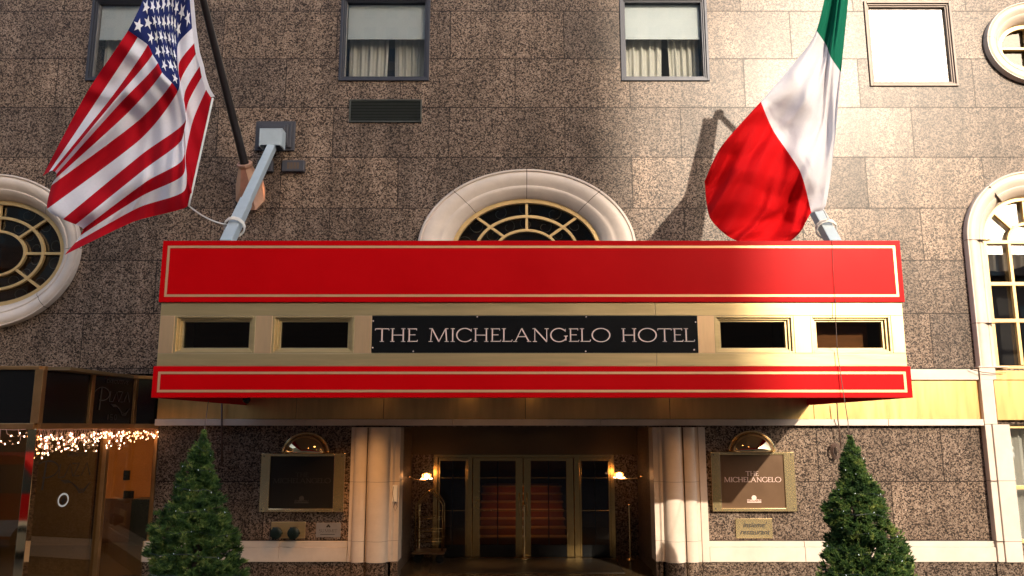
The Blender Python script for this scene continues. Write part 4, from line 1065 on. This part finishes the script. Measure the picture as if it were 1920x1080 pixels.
m = MB(); a, b = P(248, 968, 4.0), P(292, 935, 4.0); m.box(a.x, b.x+.4, 3.9, 4.4, 0, b.z); m.build('reception_desk', 'cap_green', bay, bevel=.01)
m = MB(); m.box(-8.1, -7.0, 1.0, 1.6, ZT-.12, ZT-.065); m.build('ceiling_lamp', 'lamp_white', bay)
lamp('ceiling_lamp_light', (-7.6, 1.3, ZT-.25), 15, (1, .62, .30), .4, 'POINT', bay)
lamp('ceiling_lamp_light', (-9.6, 1.5, ZT-.30), 9, (1, .60, .28), .3, 'POINT', bay)
m = MB(); m.box(-9.9, -9.3, 1.2, 1.8, ZT-.12, ZT-.065); m.build('ceiling_lamp', 'lamp_white', bay)
# icicle lights
ic = thing('icicle_lights', 'warm glowing icicle string lights hanging under the bronze frame of the glass bay', 'string lights', (-7.3, -2.6, ZB))
rnd = random.Random(5); wires = MB(); blb = []
segs = [(Vector((-9.0, -2.68)), Vector((-7.42, -2.68)), 9, .26), (Vector((-7.24, -2.66)), Vector((-7.08, -1.40)), 34, .36), (Vector((-7.08, -1.37)), Vector((-6.86, -.35)), 34, .27), (Vector((-6.86, -.35)), Vector((XL+.06, -.04)), 18, .20)]
for a, b, n, ln in segs:
    wires.tube([Vector((a.lerp(b, k/8).x, a.lerp(b, k/8).y, ZB-.02-.01*(k % 2))) for k in range(9)], .005, 5)
    for k in range(n):
        q = a.lerp(b, (k+rnd.random()*.8)/n); p_ = Vector((q.x, q.y, ZB-.02)); steps = rnd.choice((1, 2, 2, 3, 3, 4))
        for s_ in range(steps):
            p2 = p_+Vector((rnd.uniform(-.05, .05), rnd.uniform(-.06, .06), -rnd.uniform(.3, 1.0)*ln*.42))
            wires.tube([p_, p2], .0032, 4); p_ = p2
            e_ = p_+Vector((rnd.uniform(-.045, .045), rnd.uniform(-.045, .045), -rnd.uniform(.0, .03))); wires.tube([p_, e_], .0032, 4); blb.append(e_)
wires.build('wire', 'wire', ic)
b0 = MB().lathe([(.001, -.016), (.009, -.008), (.008, .008), (.002, .014)], (0, 0, 0), n=6).build('bulb', 'bulb', None, smooth=True)
rest = MB(); rnd.shuffle(blb)
for k, p_ in enumerate(blb):
    if k < 96:
        o = b0 if k == 0 else b0.copy()
        if k: C.objects.link(o)
        o.parent = ic; o.location = p_-ic.location; o.rotation_euler = (rnd.uniform(-1, 1), rnd.uniform(-1, 1), 0)
    else: rest.lathe([(.001, -.016), (.009, -.008), (.008, .008), (.002, .014)], p_, n=6)
if rest.v: rest.build('bulbs', 'bulb', ic, kind='stuff')

# ================================================================== TREES
def spruce(cx, cy, ztop, prof, seed, lab, lean=0):
    """prof: list of (drop from top, radius left, radius right)"""
    rnd = random.Random(seed)
    t = thing('spruce_tree', lab, 'tree', (cx, cy, .42), 'potted conical spruces beside the entrance')
    def rad(dz, side):
        for k in range(len(prof)-1):
            if dz <= prof[k+1][0]:
                f = (dz-prof[k][0])/(prof[k+1][0]-prof[k][0]); a = prof[k][1+side]; b = prof[k+1][1+side]; return a+(b-a)*f
        return prof[-1][1+side]
    H = prof[-1][0]; m = MB()
    blobs = [(rnd.random()*H, rnd.random()*6.28, rnd.uniform(.08, .22), rnd.uniform(-.30, .26)) for _ in range(210)]
    def lump(dz, a):
        v = 0
        for z_, a_, r_, am in blobs:
            da = (a-a_+math.pi) % (2*math.pi)-math.pi; d2 = ((dz-z_)**2+(da*.5)**2)/(r_*r_)
            if d2 < 1: v += am*(1-d2)
        return max(-.38, min(.20, v))
    cl = []
    for k in range(1900):
        dz = .02+(H-.02)*(rnd.random()**.58); a = rnd.random()*2*math.pi
        r0 = max(.012, rad(dz, 0 if math.cos(a) < 0 else 1)*.93-.045)*(1+lump(dz, a)*(1.0 if dz > .25 else .4)); r_ = r0*(1-.62*rnd.random()**1.9)
        cl.append((dz, a, r_, rnd.uniform(.028, .062)*(1 if dz > .2 else .5), rnd.randint(9, 15)))
    for dz, a, r_, cr_, cnt in cl:
      cc = Vector((cx+r_*math.cos(a)+lean*dz, cy+r_*math.sin(a), ztop-dz)); od = Vector((math.cos(a), math.sin(a), rnd.uniform(.5, 1.3))).normalized()
      for kk in range(cnt):
        off = Vector((rnd.gauss(0, 1), rnd.gauss(0, 1), rnd.gauss(0, 1))); off = off.normalized()*cr_*rnd.random()**.4
        c = cc+off; out = (od*1.1+off.normalized()*.9).normalized()
        L = rnd.uniform(.05, .09)*(1 if dz > .2 else .6)
        u_ = out.cross(Vector((rnd.random()-.5, rnd.random()-.5, rnd.random()-.5))).normalized(); w_ = out.cross(u_)
        i = len(m.v)
        # a sprig: a stem pair of crossed tapering blades with short side needles
        base = c-out*L*.5; tip = c+out*L*.5
        for q, dirv in enumerate((u_, w_)):
            j = len(m.v); hw = .0085
            m.v += [tuple(base-dirv*hw*.6), tuple(base+dirv*hw*.6), tuple(c+dirv*hw*1.2), tuple(tip), tuple(c-dirv*hw*1.2)]
            m.f.append((j, j+1, j+2, j+3, j+4)); m.m.append(0)
        for q in range(6):
            f = .15+.13*q; pt = base.lerp(tip, f); ang = q*2.4; dv = (u_*math.cos(ang)+w_*math.sin(ang)); e_ = pt+dv*.024+out*.020
            s_ = dv.cross(out)*.0035; j = len(m.v); m.v += [tuple(pt-s_), tuple(pt+s_), tuple(e_)]; m.f.append((j, j+1, j+2)); m.m.append(0)
    m.build('crown', 'needle', t, fixn=False)
    m = MB(); m.tube([(cx, cy, .40), (cx+lean*H*.5, cy, .40+(ztop-.4)*.5), (cx, cy, ztop-.1)], [.055, .035, .006], 8)
    for k in range(34):
        dz = .2+(H-.25)*k/34; a = k*2.4; r_ = rad(dz, 0)*.62; z = ztop-dz
        m.tube([(cx, cy, z-.08), (cx+r_*math.cos(a), cy+r_*math.sin(a), z)], [.012, .004], 5)
    m.build('trunk', 'bark', t, smooth=True)
    # string of unlit mini lights wound through the crown
    sl = thing('string_lights', 'unlit clear mini lights wound through the '+('left' if cx < 0 else 'right')+' conical spruce', 'string lights', (cx, cy, .8), 'mini lights on the spruces')
    pts_ = []
    for k in range(150):
        dz = .18+(H-.3)*k/150; a = k*.33+seed; r_ = rad(dz, 0 if math.cos(a) < 0 else 1)*(1+lump(dz, a))*.86
        pts_.append(Vector((cx+r_*math.cos(a)+lean*dz, cy+r_*math.sin(a), ztop-dz+.02*math.sin(k*1.7))))
    MB().tube(pts_, .0035, 4).build('wire', 'cap_green', sl)
    b = None
    for k in range(10, 148, 3):
        p_ = pts_[k]+Vector((rnd.uniform(-.02, .02), -.035, rnd.uniform(-.02, .02)))
        if pts_[k].y > cy+.05: continue
        if b is None:
            b = MB().lathe([(.001, -.011), (.005, -.006), (.005, .005), (.002, .009)], (0, 0, 0), n=6).build('bulb', 'bulb_off', None, smooth=True); o = b
        else: o = b.copy(); C.objects.link(o)
        o.parent = sl; o.location = p_-sl.location; o.rotation_euler = (rnd.uniform(-1, 1), rnd.uniform(-1, 1), 0)
    # planter
    pn = thing('planter', 'square grey planter holding the '+('left' if cx < 0 else 'right')+' spruce', 'planter', (cx, cy, 0), 'planters under the spruces')
    m = MB(); s_ = .36
    for (a, b_, c_, d_) in ((-s_, s_, -s_, -s_+.05), (-s_, s_, s_-.05, s_), (-s_, -s_+.05, -s_+.05, s_-.05), (s_-.05, s_, -s_+.05, s_-.05)): m.box(cx+a, cx+b_, cy+c_, cy+d_, .004, .46)
    m.box(cx-s_-.02, cx+s_+.02, cy-s_-.02, cy-s_+.03, .4601, .50); m.build('box', 'terracotta', pn, bevel=.01)
    MB().box(cx-s_+.05, cx+s_-.05, cy-s_+.05, cy+s_-.05, .1, .43).build('soil', 'soil', pn)
YT = -4.35
pl = P(383, 804, YT); pr = P(1593, 812, YT); k_ = (DC+YT)*math.cos(TILT)/F
def pf(v0, lst): return [((zat(v0, YT)-zat(v, YT)), a*k_, b*k_) for v, a, b in lst]
spruce(pl.x, YT, pl.z, pf(804, [(804, 2, 2), (825, 12, 11), (850, 30, 20), (880, 42, 27), (905, 50, 33), (925, 62, 45), (950, 74, 55), (980, 80, 66), (1010, 86, 76), (1050, 92, 84), (1090, 95, 92), (1125, 88, 88), (1150, 60, 60)]), 3,
       'shorter conical spruce with a blunt left shoulder, in front of the left granite pier')
spruce(pr.x, YT, pr.z, pf(812, [(812, 2, 2), (835, 12, 14), (865, 24, 24), (895, 22, 38), (915, 34, 48), (935, 52, 52), (955, 62, 56), (980, 54, 62), (1005, 54, 78), (1030, 64, 92), (1060, 76, 104), (1090, 84, 112), (1125, 88, 108), (1150, 60, 70)]), 9,
       'conical spruce in front of the right granite pier, its tip touched by dangling cables')
# cables
m = MB(); a = P(1556, 455, YC-.05)
m.tube([P(1566, 560, YC-.05), P(1567, 600, YC-.06), P(1570, 660, YC-.05), P(1583, 748, YC-.09), P(1590, 790, -4.2), P(1591, 818, -4.3)], .0055, 5)
m.tube([P(1560, 450, YC-.04), P(1562, 500, YC-.045), P(1566, 560, YC-.05)], .003, 5)
cb = m.build('cable', 'cable', smooth=True); tag(cb, 'dark cable hanging over the right end of the canopy down to the spruce tip', 'cable')
m = MB(); m.tube([P(1569, 752, -.22), P(1571, 786, -.20), P(1573, 800, -.16), P(1577, 840, -.12)], .011, 5)
for k in range(4):
    c = P(1568, 846, -.12); r_ = .075+.014*k
    m.tube([c+Vector((r_*.75*math.cos(q*math.pi/8), .012*k, r_*1.25*math.sin(q*math.pi/8))) for q in range(16)], .008, 5, closed=True)
cb = m.build('cable', 'cable', smooth=True); tag(cb, 'thicker cable ending in a coil just behind the right spruce tip', 'cable')
m = MB(); m.tube([P(391, 750, -3.6), P(387, 780, -4.1), P(383, 808, -4.3)], .005, 5); cb = m.build('cable', 'cable', smooth=True); tag(cb, 'thin cable dropping from the canopy to the tip of the left spruce', 'cable')
m = MB(); m.tube([P(416, 750, -.2), P(416, 870, -.14)], .018, 6)
cb = m.build('cable', 'cable', smooth=True); tag(cb, 'straight dark conduit on the left pier just right of the spruce tip', 'cable')
m = MB(); m.tube([P(1818, 692, -.15), P(1842, 698, -.2), P(1862, 700, -.19), P(1886, 699, -.18)], .008, 5)
cb = m.build('wire', 'cable', smooth=True); tag(cb, 'short loose wire on the cream pilaster below the arched window', 'wire')

# ================================================================== STREET OPPOSITE (seen in reflections, shades the left of the facade)
def facade_mat(name, c1, c2, w_=3.4, h_=3.6):
    m = bpy.data.materials.new(name); m.use_nodes = True; n = m.node_tree.nodes; l = m.node_tree.links; b = n['Principled BSDF']
    tc = n.new('ShaderNodeTexCoord'); sx = n.new('ShaderNodeSeparateXYZ'); cb = n.new('ShaderNodeCombineXYZ'); br = n.new('ShaderNodeTexBrick')
    l.new(tc.outputs['Object'], sx.inputs[0]); l.new(sx.outputs[0], cb.inputs[0]); l.new(sx.outputs[2], cb.inputs[1]); l.new(cb.outputs[0], br.inputs['Vector'])
    br.offset = 0; br.inputs['Scale'].default_value = 1; br.inputs['Brick Width'].default_value = w_; br.inputs['Row Height'].default_value = h_; br.inputs['Mortar Size'].default_value = .8
    br.inputs['Color1'].default_value = (*c2, 1); br.inputs['Color2'].default_value = tuple(k*1.6 for k in c2)+(1,); br.inputs['Mortar'].default_value = (*c1, 1)
    l.new(br.outputs['Color'], b.inputs['Base Color']); rr = n.new('ShaderNodeMapRange'); rr.inputs[3].default_value = .15; rr.inputs[4].default_value = .85
    l.new(br.outputs['Fac'], rr.inputs[0]); l.new(rr.outputs[0], b.inputs['Roughness']); return m
M['city'] = facade_mat('dark_limestone', (.13, .11, .095), (.03, .035, .04)); M['city2'] = facade_mat('brown_brick_front', (.12, .07, .05), (.03, .035, .04))
def block(name, x0, x1, y0, y1, h, m_, lab):
    t = thing(name, lab, 'building', ((x0+x1)/2, y1, 0))
    MB().box(x0, x1, y0, y1, 0, h).build('wall', m_, t)
    MB().box(x0-.2, x1+.2, y1+.01, y1+.8, h-1.2, h+.1).build('cornice', 'city2', t)
block('office_block', -160, 42.3, -140, -100, 73, 'city', 'tall dark stone block a street away, behind the viewer to the left')
block('brick_block', 62, 120, -130, -100, 24, 'city2', 'low brown brick block a street away, behind the viewer to the right')
block('corner_block', -160, -30, -70, -33, 13.5, 'city', 'low dark stone block across the street, far to the left behind the viewer')  # unseen low row added to keep low sky light off the wall under the canopy
block('shop_block', -29.8, 28, -50, -33, 12.5, 'city2', 'low brown brick block across the street, right behind the viewer')
block('corner_block', 28.2, 160, -70, -33, 13, 'city2', 'low brown brick block across the street, far to the right behind the viewer')

# red van added outside the frame so the polished door post reflects red
t = thing('delivery_van', 'red delivery van with a white lower band, added out of view for the door post to mirror', 'van', (-11.6, -8.4, 0))
m = MB(); m.prism([(-14.2, .35), (-9.3, .35), (-9.2, .9), (-9.5, 1.25), (-10.3, 2.0), (-10.6, 2.1), (-14.1, 2.1), (-14.2, 2.0)], -9.3, -7.5); m.build('body', 'red', t, bevel=.05)
MB().box(-14.15, -9.4, -7.497, -7.485, .42, .75).build('band', 'white_blind', t)
m = MB(); m.prism([(-11.6, 1.3), (-9.75, 1.3), (-10.35, 1.9), (-11.6, 1.9)], -7.498, -7.49); m.build('side_window', 'citywin', t)
for x in (-13.3, -10.2):
    W_ = MB().lathe([(.001, -.1), (.3, -.1), (.34, -.07), (.34, .07), (.3, .1), (.001, .1)], (x, -7.56, .33), 'y', 24).build('wheel', 'black', t); MB().lathe([(.001, .105), (.19, .105), (.2, .1)], (x, -7.56, .33), 'y', 20).build('rim', 'steel', W_)
